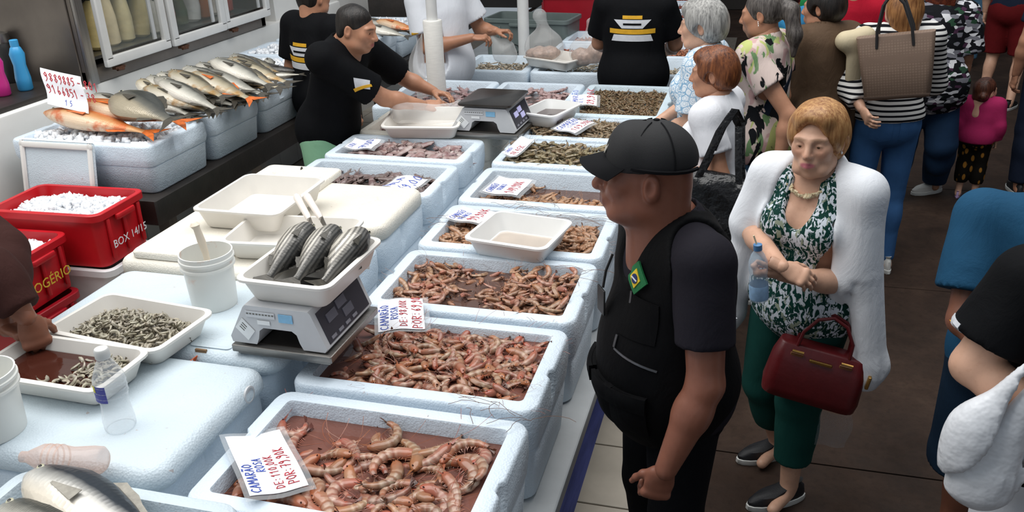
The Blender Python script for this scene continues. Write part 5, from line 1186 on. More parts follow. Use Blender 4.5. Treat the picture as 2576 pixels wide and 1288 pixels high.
def bvh(o):
    me=o.data; n=len(me.vertices); V=np.zeros(n*3,np.float32); me.vertices.foreach_get('co',V); return BVHTree.FromPolygons([Vector(p) for p in V.reshape(-1,3).tolist()],[tuple(p.vertices) for p in me.polygons])
def decal(o,c,d,up,w,h,mat,name,off=.002,th=.0015,n=6,m=6,parent=None,shape=None,T=None,bulge=0):
    """thin piece that follows the surface of o: grid of rays from c along d"""
    T=T or bvh(o); d=Vector(d).normalized(); up=Vector(up); up=(up-d*up.dot(d)).normalized(); rt=d.cross(up); c=Vector([float(q) for q in c]); P=[]; last=None; far=None
    for i in range(n+1):
        row=[]
        for j in range(m+1):
            u,v=i/n-.5,j/m-.5
            if shape: u,v=shape(u,v)
            s=c+rt*(u*w)+up*(v*h)-d*.6; hit=T.ray_cast(s,d,1.5); 
            if hit[0] is None: hit=T.find_nearest(c+rt*(u*w)+up*(v*h))
            row.append(hit[0]-d*(off+bulge*math.cos(PI*(i/n-.5))*math.cos(PI*(j/m-.5)))); last=hit[0]
        P.append(row)
    mb=MB(); mb.sheet(P,th if (Vector(P[1][0])-Vector(P[0][0])).cross(Vector(P[0][1])-Vector(P[0][0])).dot(d)<0 else -th); return mb.build(name,mat,parent or o)
def strip(o,pts,d,wd,mat,name,off=.002,th=.002,parent=None,T=None):
    """narrow band along pts, laid onto the surface of o by rays along d"""
    T=T or bvh(o); d=Vector(d).normalized(); P=[]; pts=[Vector([float(q) for q in p]) for p in pts]
    for i,p in enumerate(pts):
        t=(pts[min(i+1,len(pts)-1)]-pts[max(i-1,0)]).normalized(); sd=t.cross(d).normalized(); row=[]
        for k in (-.5,0,.5):
            hit=T.ray_cast(p+sd*wd*k-d*.6,d,1.5); q=hit[0] if hit[0] is not None else T.find_nearest(p+sd*wd*k)[0]; row.append(q-d*off)
        P.append(row)
    mb=MB(); mb.sheet(P,th); return mb.build(name,mat,parent or o)
# ------------------------------------------------------------ skin, cloth
SK_DARK=m_skin('deep_brown_skin','8a5846','6b3a34','1c120e',.38,.25); SK_FAIR=m_skin('fair_lined_skin','d3a68c','bf6f78','8a6a50',.45,.45,.22); SK_TAN=m_skin('tan_skin','b9866a','a8605a','3a2a20',.42,.35); SK_OLIVE=m_skin('olive_skin','a8775c','95574f','2a1d16',.42,.35); SK_RED=m_skin('reddish_brown_skin','8a5945','75433c','1f1511',.42,.3)
BLKC=m_cloth('black_cloth','0b0c0f',.2); BLKV=m_cloth('black_vest_cloth','08080a',.2,400,.75,.3); CHAR=m_cloth('charcoal_polo','211f26',.12,400,.8,.2); BLKP=m_cloth('black_trousers','0d0e12',.2,300,.8,.3)
ZIP=M('zip_metal','6d6d70',.35,.1,30,0,metal=.8)

# ---------------- guard with cap
G=Person('stout man in black cap and black vest looking down at the bins',(-.185,2.345),math.radians(-60),1.70,1.19,belly=.35,res=.008,head=(-.42,-.02,.0),headkind='m2',skin=SK_DARK,lean=.05,headoff=(.0,-.055,.018),
  arms={'L':((-.075,2.085,1.085),(-.165,2.02,.835)),'R':((-.18,2.60,1.12),(-.30,2.58,.90))},hands={'L':(.95,(-.25,1,.05),(-.30,-.05,-1)),'R':(.6,(0,-1,0))})
G.hs*=1.13
G.body(hh=.004).eyes('1d120c')
G.shirt(CHAR,.33,.78,.018,'polo_shirt',.003,taper=1.5,seed=3)
G.pants(BLKP,.07,.02,1.0,wr=.005)
G.shoes(BLACK,BLACK)
v=G.vol(.30,keys=[q for q in G.J if q[:2] in('sh','ch','wa','pe','ne','hi')]); G.torso(v,.032,True,1.05); v.ell(G.up(0,-.03,.94),np.array([.165,.145,.16])*G.k*G.b+.028,.05); v.wrinkle(.004,16,5)
v.half((0,0,.735*G.k),(0,0,-1)); nb=G.up(0,-.02,1.49); v.ell(nb,(.088,.115,.06),.012,G.tR(),op='s'); v.ell(G.up(0,-.16,1.43),(.05,.11,.12),.02,G.tR(),op='s')
for q,sx in (('L',1),('R',-1)): v.cone(G.J['sh'+q]+np.array([sx*.012,0,.07]),G.J['sh'+q]+np.array([sx*.035,-.0,-.15]),.098,.080,.012,op='s'); v.half(G.J['sh'+q]+np.array([sx*.004,0,0]),(sx,0,.0),G.J['sh'+q]+np.array([sx*.06,0,0]),.125)
V,Q=v.mesh(); V=smooth_vq(V,Q,1,.4); vest=obj('vest',np_mesh('vest',V,Q),BLKV,G.t); TV=bvh(vest)
FD=(-.45,1,0)   # rays onto the vest's left front
for (x,z,w,h,nm) in ((.125,.93,.135,.14,'pocket'),(.02,.93,.10,.14,'pocket'),(-.10,.93,.12,.14,'pocket')):
    p=decal(vest,(x,-.2,z*G.k),FD if x>0 else (0,1,0),(0,0,1),w,h,BLKV,nm,.012,.02,8,8,vest,T=TV,bulge=.012); decal(vest,(x,-.2,z*G.k+.048),FD if x>0 else (0,1,0),(0,0,1),w+.012,.052,BLKV,'pocket_flap',.026,.012,8,6,p,T=TV,bulge=.006)
decal(vest,(.125,-.2,1.22*G.k),FD,(0,0,1),.13,.12,BLKV,'chest_pocket',.004,.012,8,8,vest,T=TV,bulge=.006)
strip(vest,[(.06+.022*i,-.2,(1.115-.004*i)*G.k) for i in range(8)],FD,.006,ZIP,'zipper',.004,.003,vest,T=TV)
for (x,z) in ((.06,1.155),(.075,1.285)):
    q=strip(vest,[(x,-.2,(z-.012*i)*G.k) for i in range(4)],FD,.008,ZIP,'zip_pull',.006,.004,vest,T=TV)
# flag patch: green diamond, yellow diamond, blue disc, white band
dia=lambda u,v:((u+v),(u-v)); ps=.047
pc=(.098,-.2,1.335*G.k)
pg=decal(vest,pc,FD,(0,0,1),ps,ps*1.05,M('patch_green','0f6b3a',.7,.1,40,.3,300),'flag_patch',.012,.006,6,6,vest,dia,TV)
pg['label']='green and yellow diamond flag patch with a blue disc'
decal(vest,pc,FD,(0,0,1),ps*.62,ps*.62,M('patch_yellow','e8c62f',.7,.08,40,.3,300),'yellow_rhombus',.0145,.003,5,5,pg,lambda u,v:((u+v)*.75,(u-v)),TV)
disc=lambda u,v:(2*u*math.sqrt(max(0,1-2*v*v)),2*v*math.sqrt(max(0,1-2*u*u)))
decal(vest,pc,FD,(0,0,1),ps*.26,ps*.30,M('patch_blue','1d2d63',.7,.08,40,.3,300),'blue_disc',.0165,.002,6,6,pg,disc,TV)
decal(vest,pc,FD,(.35,0,1),ps*.50,ps*.07,M('patch_white','e8e8ea',.7,.05,40,0),'white_band',.0185,.002,5,2,pg,None,TV)
# lanyard badge and pen on the far lapel
m=MB(); a=Vector([float(q) for q in G.up(-.055,-.16,1.36)]); m.tube([a,a+Vector((.0,-.02,-.05)),a+Vector((.005,-.03,-.10))],.004,8); m.build('lanyard',BLACK,G.t); m=MB(); m.box(a+Vector((.005,-.035,-.14)),(.055,.006,.08),bev=.002); m.build('badge',BLACK,G.t)
# pocket button flap at the hip
T2=bvh(G.pa); decal(G.pa,(.14,.09,.86*G.k),(-1,-.2,0),(0,0,1),.07,.06,BLKP,'hip_pocket_flap',.004,.004,5,5,G.pa,T=T2)
# cap
v=Vol((-.13,-.14,-.03),(.13,.15,.17),.004); v.ell((0,.018,.040),(.087,.106,.098),.01); v.ell((0,-.045,.055),(.074,.05,.075),.03); v.half((0,0,.030),(0,.06,-1)); v.ell((0,.018,.02),(.080,.098,.088),.0,op='s')
v.half((0,.10,.03),(0,1,0),(0,.115,.02),.026)
V,Q=v.mesh(); V=smooth_vq(V,Q,1,.4); CAPM=m_cloth('black_cap_cloth','111114',.15,700,.75,.08); CAPN=M('black_cap_mesh','131316',.7,.3,400,.6,900,bdist=.002)
cap=obj('cap',np_mesh('cap',V@G.hR.T*G.hs+G.hc,Q),CAPN,G.t)
P=[]
for i in range(13):
    a=-1.15+2.3*i/12; row=[]
    for j in range(7): f=j/6; x=math.sin(a)*.082; y=-math.cos(a)*.082-.004; row.append(tuple(G.H((x*(1+.02*f),y-f*.075*math.cos(a*.72),  .048-.020*f-.030*(abs(math.sin(a))**2)*(.25+.75*f)+.004))))
    P.append(row)
MB().sheet(P,.005).build('visor',CAPM,cap)
m=MB(); m.lathe([(.009,0),(.008,.004),(.001,.006)],12); b_=m.build('button',CAPM,cap); b_.matrix_basis=Matrix.Translation(G.H((0,.018,.137)))@Matrix(G.hR.tolist()).to_4x4()
for a in (-1.1,0,1.1,2.05,-2.05):
    pts=[]
    for k in range(9):
        e=k/8*1.35; r=(math.cos(e)); pts.append(G.H((math.sin(a)*.0885*r,.018-math.cos(a)*.1075*r,.040+.0995*math.sin(e))))
    MB().tube(pts,.0018,5).build('seam',CAPM,cap)
pts=[G.H((math.sin(a)*.0885,.018-math.cos(a)*.1075,.038+.006*math.cos(a))) for a in np.linspace(-2.8,2.8,25)]
MB().tube(pts,[.006]*25,6).build('band',CAPM,cap)
m=MB(); m.box((0,0,0),(.055,.003,.045),bev=.001); lg=m.build('front_badge',M('badge_silver','b9b3a6',.4,.2,30,.1,60),cap); lg.matrix_basis=Matrix.Translation(G.H((0,-.092,.078)))@Matrix(G.hR.tolist()).to_4x4()@Matrix.Rotation(-.45,4,'X')
G.hair(M('shaved_stubble','2a1c17',.6,.2,60,.2,200),'man',res=.006)
bpy.data.objects.remove(G.ha)   # his head is shaved; no hair shows under the cap
# ---------------- woman with white cardigan
def pt_blouse(t,v,c):
    m=t.n('ShaderNodeMapping'); m.inputs['Scale'].default_value=(1,1,.6); m.inputs['Rotation'].default_value=(.3,.5,.4); t.l(v,m.inputs[0])
    a=t.ramp(t.noise(m.outputs[0],58,3,.5,1.2),[(.50,0.0),(.55,1.0)]); c=t.mix(a,c,hexc('d6dde6')); b=t.ramp(t.noise(m.outputs[0],44,2,.5,.8),[(.60,0.0),(.64,1.0)]); return t.mix(b,c,hexc('96a08c'))
BLOUSE=m_cloth('green_white_blouse','0f3a33',.2,250,.7,.25,pt_blouse); CARD=m_cloth('white_cardigan','e6e9ee',.04,300,.85,.3); GREENT=m_cloth('dark_green_trousers','16433d',.12,300,.8,.2)
HB=m_hair('coppery_blond_hair','8a5630','d3a46c'); 
wl_=dict(L=(Vector(atY(2010,1010,3.02)),Vector((*at(1985,1215,.09)[:2],.09))),R=(Vector(atY(1925,960,3.18)),Vector((*at(1955,1105,.09)[:2],.09))))
Wm=Person('elderly woman with copper hair and a white cardigan over her shoulders',(.225,3.10),math.radians(-28),1.60,1.08,True,res=.008,head=(.16,.02,-.05),headkind='f2',skin=SK_FAIR,lean=.03,
  arms={'L':(tuple(atY(2125,715,2.98)),tuple(atY(1965,690,2.83))),'R':(tuple(atY(1880,572,3.17)),tuple(atY(1968,672,2.80)))},
  hands={'L':(1.25,(.1,.5,.9),(-1,-.1,-.02)),'R':(.45,(.2,.6,-.8),(.9,-.1,-.35))},legs=wl_)
Wm.hs*=1.06
Wm.body(hh=.004).eyes('4a3a2c')
Wm.shirt(BLOUSE,.14,.74,.022,'blouse',.004,neck='low',vcut=1.40,wide=1.1,seed=7); Wm.pants(GREENT,.22,.02,1.0,taper=1.5)
Wm.shoes(M('black_slip_on','17171b',.6,.15,40,.2,200),M('white_sole','d9d9d4',.5,.05,20,.1,60),yaw=(-.55,-.6)); Wm.hair(HB,'bob',4,.005,.012)
# cardigan
k=Wm.k; J=Wm.J; v=Vol((-.42,-.28,.55),(.42,.30,1.56),.008); Wm.torso(v,.030,True,1.05); v.ell(Wm.up(0,.03,1.05),(.22,.13,.30),.06)
v.cone(J['shL'],J['elL']*.9+J['shL']*.1,.075,.085,.04)
for sx,q,zb in ((1,'L',.70),(-1,'R',.74)):
    a=J['sh'+q]+np.array([sx*.02,.0,-.02]); b=np.array([a[0]+sx*.10,-.03 if sx>0 else -.06,zb]); v.cone(a,b,.064,.082,.05,flat=((1,0,0),.75)); v.cone(b,b+np.array([0,-.02,-.05]),.07,.045,.04)
v.cone(Wm.up(-.11,.02,1.45),Wm.up(.11,.02,1.45),.055,.055,.04); v.cone(Wm.up(0,.08,1.45),Wm.up(0,.09,1.36),.08,.07,.05)
for sx,q,zb in ((1,'L',.70),(-1,'R',.74)):
    a=J['sh'+q]+np.array([sx*.02,.0,-.02]); b=np.array([a[0]+sx*.10,-.03 if sx>0 else -.06,zb])
    for an in (-2.6,-2.1,-1.65,-1.2,-.7,-.2): n_=np.array([math.cos(an)*sx*.75,math.sin(an),0]); v.cone(a*.55+b*.45+n_*.090,b+n_*.096*(1+.03*math.sin(an*7)),.003,.007,.022,op='s')
v.wrinkle(.008,17,9,(1,1,.16))
# front opening (blouse, neck and arms show)
v.ell(Wm.up(.0,-.20,1.12),(.140,.235,.56),.02,op='s'); v.ell(Wm.up(0,-.06,1.53),(.082,.11,.10),.02,op='s')
v.half((0,-.07,1.0),(0,-1,0),(0,-.2,.95),.155,.02)
v.cone(J['shR']+np.array([.0,-.005,0.005]),J['elR']*.9+J['shR']*.1,.078,.078,.03); v.half((0,0,.62),(0,0,-1)); V,Q=v.mesh(); V=smooth_vq(V,Q,2,.4); card=obj('cardigan',np_mesh('cardigan',V,Q),CARD,Wm.t)
# drawstring with a plastic tip on the right edge
a=Wm.loc(atY(1852,800,2.98)); m=MB(); m.tube([a,a+np.array([-.01,0,-.06]),a+np.array([-.022,0,-.13])],.004,6); m.tube([a+np.array([-.022,0,-.12]),a+np.array([-.03,0,-.155])],[.006,.009],6); m.build('drawstring',CARD,Wm.t)
# shell necklace: irregular chips, each a piece
NK=M('shell_chip','d9c9a6',.4,.2,90,.3,120); rr=random.Random(5); Tb=bvh(Wm.bodyo)
chip=[]
for s_ in range(4):
    m=MB(); r2=random.Random(s_); m.loft([[(.006*math.cos(a)*r2.uniform(.6,1.3),.004*math.sin(a)*r2.uniform(.6,1.3),z) for a in (0,1.26,2.5,3.8,5.0)] for z in (-.010,-.003,.004,.011)]); me=m.mesh('bead',False); me.materials.append(NK); chip.append(me)
for i in range(44):
    f=-1+2*i/43; a=f*2.35; p=Vector([float(q) for q in Wm.up(math.sin(a)*.073,-.012-math.cos(a)*.075,1.470-.080*(math.cos(a)*.5+.5)**1.5)]); hit=Tb.find_nearest(p); p=hit[0]+hit[1]*.009
    o=bpy.data.objects.new('necklace_bead',rr.choice(chip)); COL.objects.link(o); o.parent=Wm.t; o.location=p; o.rotation_euler=(rr.uniform(-1,1),rr.uniform(-1,1)+PI/2*.6,a)
for sx in (-1,1):
    m=MB(); m.lathe([(.001,-.006),(.005,0),(.001,.006)],8); m.build('earring',M('pearl','e6e6e6',.2,.05,9,0,metal=.3),Wm.t,tuple(Wm.H((sx*.082,.005,-.040))))
# her water bottle with blue cap and straw
bp=atY(1908,690,2.79); t=thing('water_bottle','clear small water bottle with blue cap and straw in the woman\'s hand','bottle',tuple(bp),0,rot=(.05,-.10,0))
CLB=m_glass('clear_blue_water_bottle',hexc('b9d2e6'),.35,.1)
m=MB(); m.lathe([(.026,-.10),(.031,-.095),(.032,-.02),(.029,0),(.032,.02),(.031,.05),(.022,.075),(.012,.09),(.012,.10)],20); m.build('body',CLB,t,fa=60)
m=MB(); m.lathe([(.0145,.092),(.0145,.112),(.008,.114)],16); m.build('cap',M('blue_cap','4f7fae',.4,.05,9,0),t)
m=MB(); m.tube([(0,0,.10),(-.012,0,.145)],.003,6); m.build('straw',M('straw_cream','e5d3b0',.5,.05,9,0),t)
m=MB(); m.lathe([(.0315,-.09),(.0325,-.085),(.0325,-.04),(.0315,-.035)],20,cap0=False,cap1=False); m.build('label',M('pale_blue_label','9ac0e6',.5,.15,40,0),t)
# maroon handbag on her forearm
MAR=M('maroon_leather','5e1418',.4,.12,20,.15,60); GOLD=M('gold_metal','b98f4e',.3,.1,30,0,metal=.85)
A=atY(1955,850,2.92); B=atY(2190,905,2.92); ux=B-A; ang=math.atan2(ux.y,ux.x)
t=thing('handbag','maroon leather handbag with gold clasps hanging from the woman\'s arm','handbag',tuple((A+B)/2),0,rot=(0,math.radians(10),ang-.05))
def brr(w,d,z,c=0): return rrect(w,d,min(w,d)*.35,z,4)
m=MB(); m.loft([brr(.30,.10,-.215),brr(.335,.13,-.205),brr(.345,.14,-.17),brr(.33,.12,-.06),brr(.30,.075,.0),brr(.295,.06,.005)]); bg_=m.build('body',MAR,t,fa=50)
for x in (-.085,.085):
    m=MB(); m.box((x,-.052,-.035),(.045,.006,.055),bev=.002); m.build('clasp_tab',M('gold_tan_leather','8a5a3a',.4,.1,30,.1,60),bg_,None,(.22,0,0)); m=MB(); m.tube([(x-.02,-.058,-.008),(x+.02,-.058,-.008)],.005,8); m.build('clasp_bar',GOLD,bg_)
m=MB(); m.box((0,-.058,-.03),(.08,.008,.012),bev=.003); m.build('turn_lock',GOLD,bg_)
m=MB(); m.box((.172,-.03,-.06),(.012,.05,.05),bev=.003); m.build('side_buckle',GOLD,bg_)
for sy in (-.03,.03):
    m=MB(); m.tube([(-.09,sy,-.0),(-.085,sy,.06),(-.05,sy*.6,.115),(0,sy*.4,.135),(.05,sy*.6,.115),(.085,sy,.06),(.09,sy,0)],.0065,8); m.build('handle',MAR,t)
# clear bag hanging below the handbag
m=MB(); m.sheet([[(-.06+.12*i/5+.01*math.sin(j),.008*math.sin(i*1.7+j),-.15*j/5-.0) for j in range(6)] for i in range(6)],.001); tag(m.build('clear_bag',m_glass('thin_clear_film',hexc('c9cdd0'),.10,.25),None,tuple(atY(2100,1040,2.98))),'small clear plastic bag hanging under the maroon handbag','bag')
# ---------------- other people
def stripes(t,v,c):
    w=t.n('ShaderNodeTexWave',wave_type='BANDS',bands_direction='Z'); w.inputs['Scale'].default_value=11; w.inputs['Distortion'].default_value=.5; w.inputs['Detail'].default_value=1; t.l(v,w.inputs['Vector']); return t.mix(t.ramp(w.outputs['Fac'],[(.60,0.0),(.66,1.0)]),c,hexc('16171c'))
def scallop(t,v,c):
    e=t.vor(v,26,'DISTANCE_TO_EDGE'); r=t.vor(v,26); w=t.n('ShaderNodeMath',operation='PINGPONG'); w.inputs[1].default_value=.12; t.l(r,w.inputs[0])
    a=t.math('MAXIMUM',t.ramp(e,[(.03,1.0),(.07,0.0)]),t.ramp(w.outputs[0],[(.012,1.0),(.03,0.0)])); return t.mix(t.math('MULTIPLY',a,.8),c,hexc('4f93bd'))
def floral(t,v,c):
    def blob(sc,lo,hi,col,cc,sh):
        m=t.n('ShaderNodeMapping'); m.inputs['Location'].default_value=(sh,sh*2,sh*3); m.inputs['Scale'].default_value=(1,1,.55); m.inputs['Rotation'].default_value=(0,.7,0); t.l(v,m.inputs[0]); return t.mix(t.ramp(t.noise(m.outputs[0],sc,3,.5,1.0),[(lo,0.0),(hi,1.0)]),cc,hexc(col))
    c=blob(7,.54,.57,'c7a3a0',c,1); c=blob(9,.56,.58,'b9c07a',c,5); c=blob(11,.57,.59,'6f8f63',c,9); return blob(9,.565,.58,'16181b',c,13)
def blocks(t,v,c):
    m=t.n('ShaderNodeMapping'); m.inputs['Rotation'].default_value=(.4,.8,.4); m.inputs['Scale'].default_value=(1,1,2); t.l(v,m.inputs[0]); r=t.vor(m.outputs[0],24,'F1','Color'); s_=t.n('ShaderNodeSeparateColor'); t.l(r,s_.inputs[0]); return t.ramp(s_.outputs[0],[(0,hexc('15161a')),(.42,hexc('7a7a82')),(.60,hexc('d8d8dc')),(.78,hexc('1a1b20')),(.90,hexc('2d4a38')),(.95,hexc('4a2f45'))],'CONSTANT')
def gold(t,v,c):
    m=t.n('ShaderNodeMapping'); m.inputs['Scale'].default_value=(1,1,.5); t.l(v,m.inputs[0]); return t.mix(t.ramp(t.vor(m.outputs[0],26),[(.28,1.0),(.36,0.0)]),c,hexc('9a6a2a'))
def denim(n,c): return m_cloth(n,c,.22,500,.8,.25)
WT=m_cloth('white_tee','e4e5ea',.03,300,.85,.25); STR=m_cloth('striped_jersey','e2e0dc',.03,300,.85,.2,stripes); BLW=m_cloth('blue_white_blouse','dfe7ee',.03,300,.8,.2,scallop); FLO=m_cloth('floral_tee','d8c5bd',.05,300,.8,.2,floral); BLO=m_cloth('block_print_top','1a1b20',.1,300,.8,.25,blocks)
BRJ=m_cloth('brown_jacket','5d4a3a',.15,300,.65,.4); J1=denim('mid_blue_jeans','3d6596'); J2=denim('dark_blue_jeans','1f3550'); J3=denim('slate_jeans','3a5670'); RED=m_cloth('red_shirt','a3142a',.1); NAVY=m_cloth('navy_shirt','1a2233',.15); BLUET=m_cloth('petrol_blue_tee','1f4a68',.12,300,.8,.3); BLS=m_cloth('dark_blue_shorts','16283a',.15); REDS=m_cloth('dark_red_shorts','5e1417',.12); PINK=m_cloth('pink_top','a82a5c',.06); GLD=m_cloth('gold_print_leggings','14110d',.1,300,.8,.15,gold); MINT=m_cloth('mint_shorts','8fbf9c',.05); BRK=m_cloth('dark_brown_knit','3a2320',.15,200,.85,.35); WAPR=m_cloth('white_work_shirt','dfe2e8',.03,300,.8,.25); BEIGE=m_cloth('beige_cloth','cbbd9f',.06); LBL=m_cloth('bright_blue_tee','3f93c4',.06); GRN=m_cloth('green_shirt','1f7a45',.1)
H_BR=m_hair('chestnut_hair','4a2416','9a5c34'); H_GR=m_hair('grey_hair','6f6e6c','c9c7c2'); H_PO=m_hair('dark_grey_streaked_hair','2b2422','77706b'); H_DK=m_hair('black_hair','0f0c0b','2e2723'); H_RB=m_hair('reddish_blond_hair','6e4326','c08a55',(60,60,5)); H_RC=m_hair('auburn_curls','3d1710','7a3a22',(30,30,30)); H_TD=m_hair('child_brown_hair','3a1f16','6f4130')
SHW=M('white_shoe','cfcdc8',.6,.06,20,.1,60); SHK=M('dark_shoe','191a1d',.6,.1,20,.1,60); SHL=M('lilac_shoe','b79cc4',.5,.06,20,0); WSOLE=M('white_sole','d9d9d4',.5,.05,20,.1,60)
def logo_back(p,z=1.27,sc=1.0,d=(0,-1,0),x=0,y=.35,tilt=0):
    o=p.sh; T=bvh(o); WH=M('print_white','cfd1d6',.7,.06,40,.1,90); YL=M('print_yellow','d9a41f',.7,.08,40,.1,90); up=(tilt,0,1); k=p.k; c=lambda dz,dx=0:p.up(x+dx,y,z+dz)*np.array([1,1,1])
    a=decal(o,c(.075),d,up,.13*sc,.022*sc,YL,'print_top_line',.003,.002,8,3,o,None,T); b=decal(o,c(.03),d,up,.24*sc,.055*sc,WH,'print_badge',.003,.002,10,5,o,lambda u,v:(u*(.8+.45*v),v),T)
    decal(o,c(-.02),d,up,.30*sc,.03*sc,YL,'print_band',.004,.002,12,3,o,lambda u,v:(u,v+.5*u*u),T); decal(o,c(-.062),d,up,.26*sc,.042*sc,WH,'print_foot',.003,.002,10,4,o,lambda u,v:(u*(1-.12*v),v),T)
    decal(o,c(.03),d,up,.12*sc,.012*sc,BLKC,'print_gap',.0055,.001,6,2,b,None,T)
def bag_strap(p,pts,w,mat,name='strap',r=None,parent=None):
    P=[Vector([float(q) for q in a]) for a in pts]; rows=[]
    for i,a in enumerate(P):
        t=(P[min(i+1,len(P)-1)]-P[max(i-1,0)]).normalized(); sd=Vector((1,0,0)) if abs(t.x)<.8 else Vector((0,1,0)); sd=(sd-t*sd.dot(t)).normalized(); rows.append([a-sd*w/2,a,a+sd*w/2])
    return MB().sheet(rows,.003).build(name,mat,parent or p.t)
# 3 short chestnut hair, white tee, arms crossed
a=Person('woman with short chestnut hair and white tee, arms crossed at the bins',(-.165,4.12),math.radians(-104),1.58,1.0,True,res=.010,head=(.05,.12,0),headkind='f2',skin=SK_TAN,lean=.04,
  arms={'L':((-.13,3.90,1.05),(-.37,4.02,1.03)),'R':((-.20,4.34,1.06),(-.36,4.10,1.06))},hands={'L':(.5,(.3,.6,-.3),(-.2,.9,-.25)),'R':(.5,(.3,-.3,-.6),(-.1,-1,-.2))})
a.body(); a.shirt(WT,.30,.86,.022,taper=1.6,wide=1.12,seed=11).pants(J2,.08).shoes(SHK,WSOLE).hair(H_BR,'bob',2,.006,.006)
p3=a
t=thing('tote_bag','large crinkled black shoulder bag of the woman in white','bag',tuple(atY(1800,520,3.82)),0,rot=(0,.06,-.15))
LEA=M('crinkled_black_leather','131315',.28,.2,20,.9,16,bdist=.02)
v=Vol((-.24,-.10,-.24),(.24,.10,.22),.009); v.ell((0,0,-.04),(.17,.065,.17),.02); v.cone((-.15,0,.11),(.15,0,.11),.035,.035,.06); v.cone((-.12,0,-.16),(.12,0,-.16),.055,.055,.06); v.wrinkle(.012,26,3,(1,1,1)); V,Q=v.mesh(); bo=obj('body',np_mesh('body',V,Q),LEA,t)
for sy in (-.03,.04):
    q=[(-.10,sy,.10),(-.06,sy,.22),(-.02,sy,.36),(.02,sy+.02,.44),(.05,sy+.05,.38),(.08,sy,.22),(.10,sy,.10)]; MB().sheet([[(x-.016,y,z),(x,y-.003,z),(x+.016,y,z)] for x,y,z in q],.004).build('strap',LEA,t)
# 4 grey haired woman, blue white blouse
a=Person('grey-haired woman in a blue and white scallop blouse',(-.26,4.72),math.radians(-98),1.70,1.05,True,res=.010,head=(.0,.10,0),headkind='f2',skin=SK_FAIR,lean=.05,arms={'L':((-.33,4.52,1.12),(-.50,4.62,1.04)),'R':((-.32,4.98,1.15),(-.52,4.80,1.05))},hands={'L':(.5,(.2,.3,-.9),(-.6,.6,-.1)),'R':(.5,(.2,-.2,-.9),(-.5,-.8,-.1))})
a.body(); a.shirt(BLW,.40,.84,.026,taper=1.6,wide=1.12,seed=12).pants(J2,.08).shoes(SHK,WSOLE).hair(H_GR,'bob',3,.006,.014)
# 5 ponytail woman, floral tee, jeans
a=Person('woman with a dark ponytail, floral leaf tee and slate jeans',(.02,4.86),math.radians(-112),1.74,1.05,True,res=.010,head=(.06,.18,0),headkind='f',skin=SK_TAN,lean=.02,arms={'L':((.16,4.62,1.16),(.13,4.58,.92))},hands={'L':(.4,(-1,.3,0))})
a.body(); a.shirt(FLO,.26,.84,.022,taper=1.6,wide=1.12,seed=13).pants(J3,.08).shoes(SHK,WSOLE).hair(H_PO,'pony',4,.006)
T=bvh(a.sh); strip(a.sh,[(-.16+.34*i/9,-.3,1.42-.36*i/9) for i in range(10)],(0,1,0),.03,m_cloth('navy_strap','1b2433',.1),'shoulder_strap',.004,.003,a.t,T); strip(a.sh,[(-.15+.30*i/9,.3,1.44-.30*i/9) for i in range(10)],(0,-1,0),.03,m_cloth('navy_strap2','1b2433',.1),'shoulder_strap',.004,.003,a.t,T)
for k in range(3): m=MB(); m.lathe([(.001,-.004),(.004,0),(.001,.004)],8); m.build('earring',M('silver_stud','d0d0d0',.2,.05,9,0,metal=.9),a.t,tuple(a.H((.085,.004,-.03-.009*k))))
# 6 brown jacket
a=Person('dark-haired person in a brown jacket seen from behind',(.32,5.32),math.radians(-150),1.70,1.15,True,res=.011,head=(.55,.1,0),skin=SK_TAN); a.body(); a.shirt(BRJ,.92,.80,.034,'jacket',.008,taper=1.5,wide=1.15,seed=14).pants(BLKP,.08).shoes(SHK,SHK).hair(H_DK,'bob',5,.007,.006)
# 7 red shirt behind
a=Person('person in a red shirt behind the brown jacket',(.55,6.35),math.radians(180),1.72,1.1,res=.013,skin=SK_TAN); a.body(); a.shirt(RED,.35,.84,.024,seed=15).pants(BLKP,.08).shoes(SHK,SHK).hair(H_DK,'man',5,.008)
# 21 bright blue / green behind the ponytail
a=Person('person in a bright blue tee behind the ponytail woman',(.13,6.1),math.radians(-130),1.66,1.0,res=.013,skin=SK_OLIVE); a.body(); a.shirt(LBL,.30,.9,.022,seed=16).pants(BLKP,.08).shoes(SHK,SHK).hair(H_DK,'man',6,.008)
a=Person('person in a green shirt between the blue tee and the brown jacket',(.30,6.9),math.radians(170),1.70,1.0,res=.013,skin=SK_OLIVE); a.body(); a.shirt(GRN,.30,.86,.022,seed=17).pants(BLKP,.08).shoes(SHK,SHK).hair(H_DK,'man',7,.008)
# 8 striped shirt, tote
a=Person('woman in a black and white striped jersey and blue jeans with long fair hair',(.73,5.36),math.radians(-165),1.72,1.05,True,res=.010,head=(.1,.1,0),skin=SK_FAIR,arms={'L':((.47,5.28,1.20),(.56,5.10,1.08)),'R':None or ((.98,5.52,1.14),(.90,5.72,1.08))}); a.body(); a.shirt(STR,.90,.96,.022,taper=1.4,seed=18).pants(J1,.08,.009,1.02,taper=1.2).shoes(SHW,WSOLE).hair(H_RB,'long',6,.006)
T=bvh(a.pa)
for x in (-.075,.075): decal(a.pa,(x,.3,.93),(0,-1,0),(0,0,1),.11,.11,J1,'back_pocket',.003,.003,6,6,a.pa,lambda u,v:(u,v-.18*(1-abs(u)*2)*(v<0)),T)
t=thing('tote_bag','taupe patterned tote bag on the shoulder of the striped woman','bag',tuple(atY(2255,165,5.08)),0,rot=(.05,math.radians(-9),math.radians(-12)))
def m_tote():
    t_=NT('taupe_canvas'); v=t_.coord('Object'); c=t_.vor(v,70,rnd=.1); t_.base(t_.mix(t_.ramp(c,[(.25,0.0),(.45,.5)]),hexc('8a7566'),hexc('6a564a'))); t_.set(rough=.5,spec=.35); t_.bump(t_.noise(v,6,3),.3,.01); return t_.m
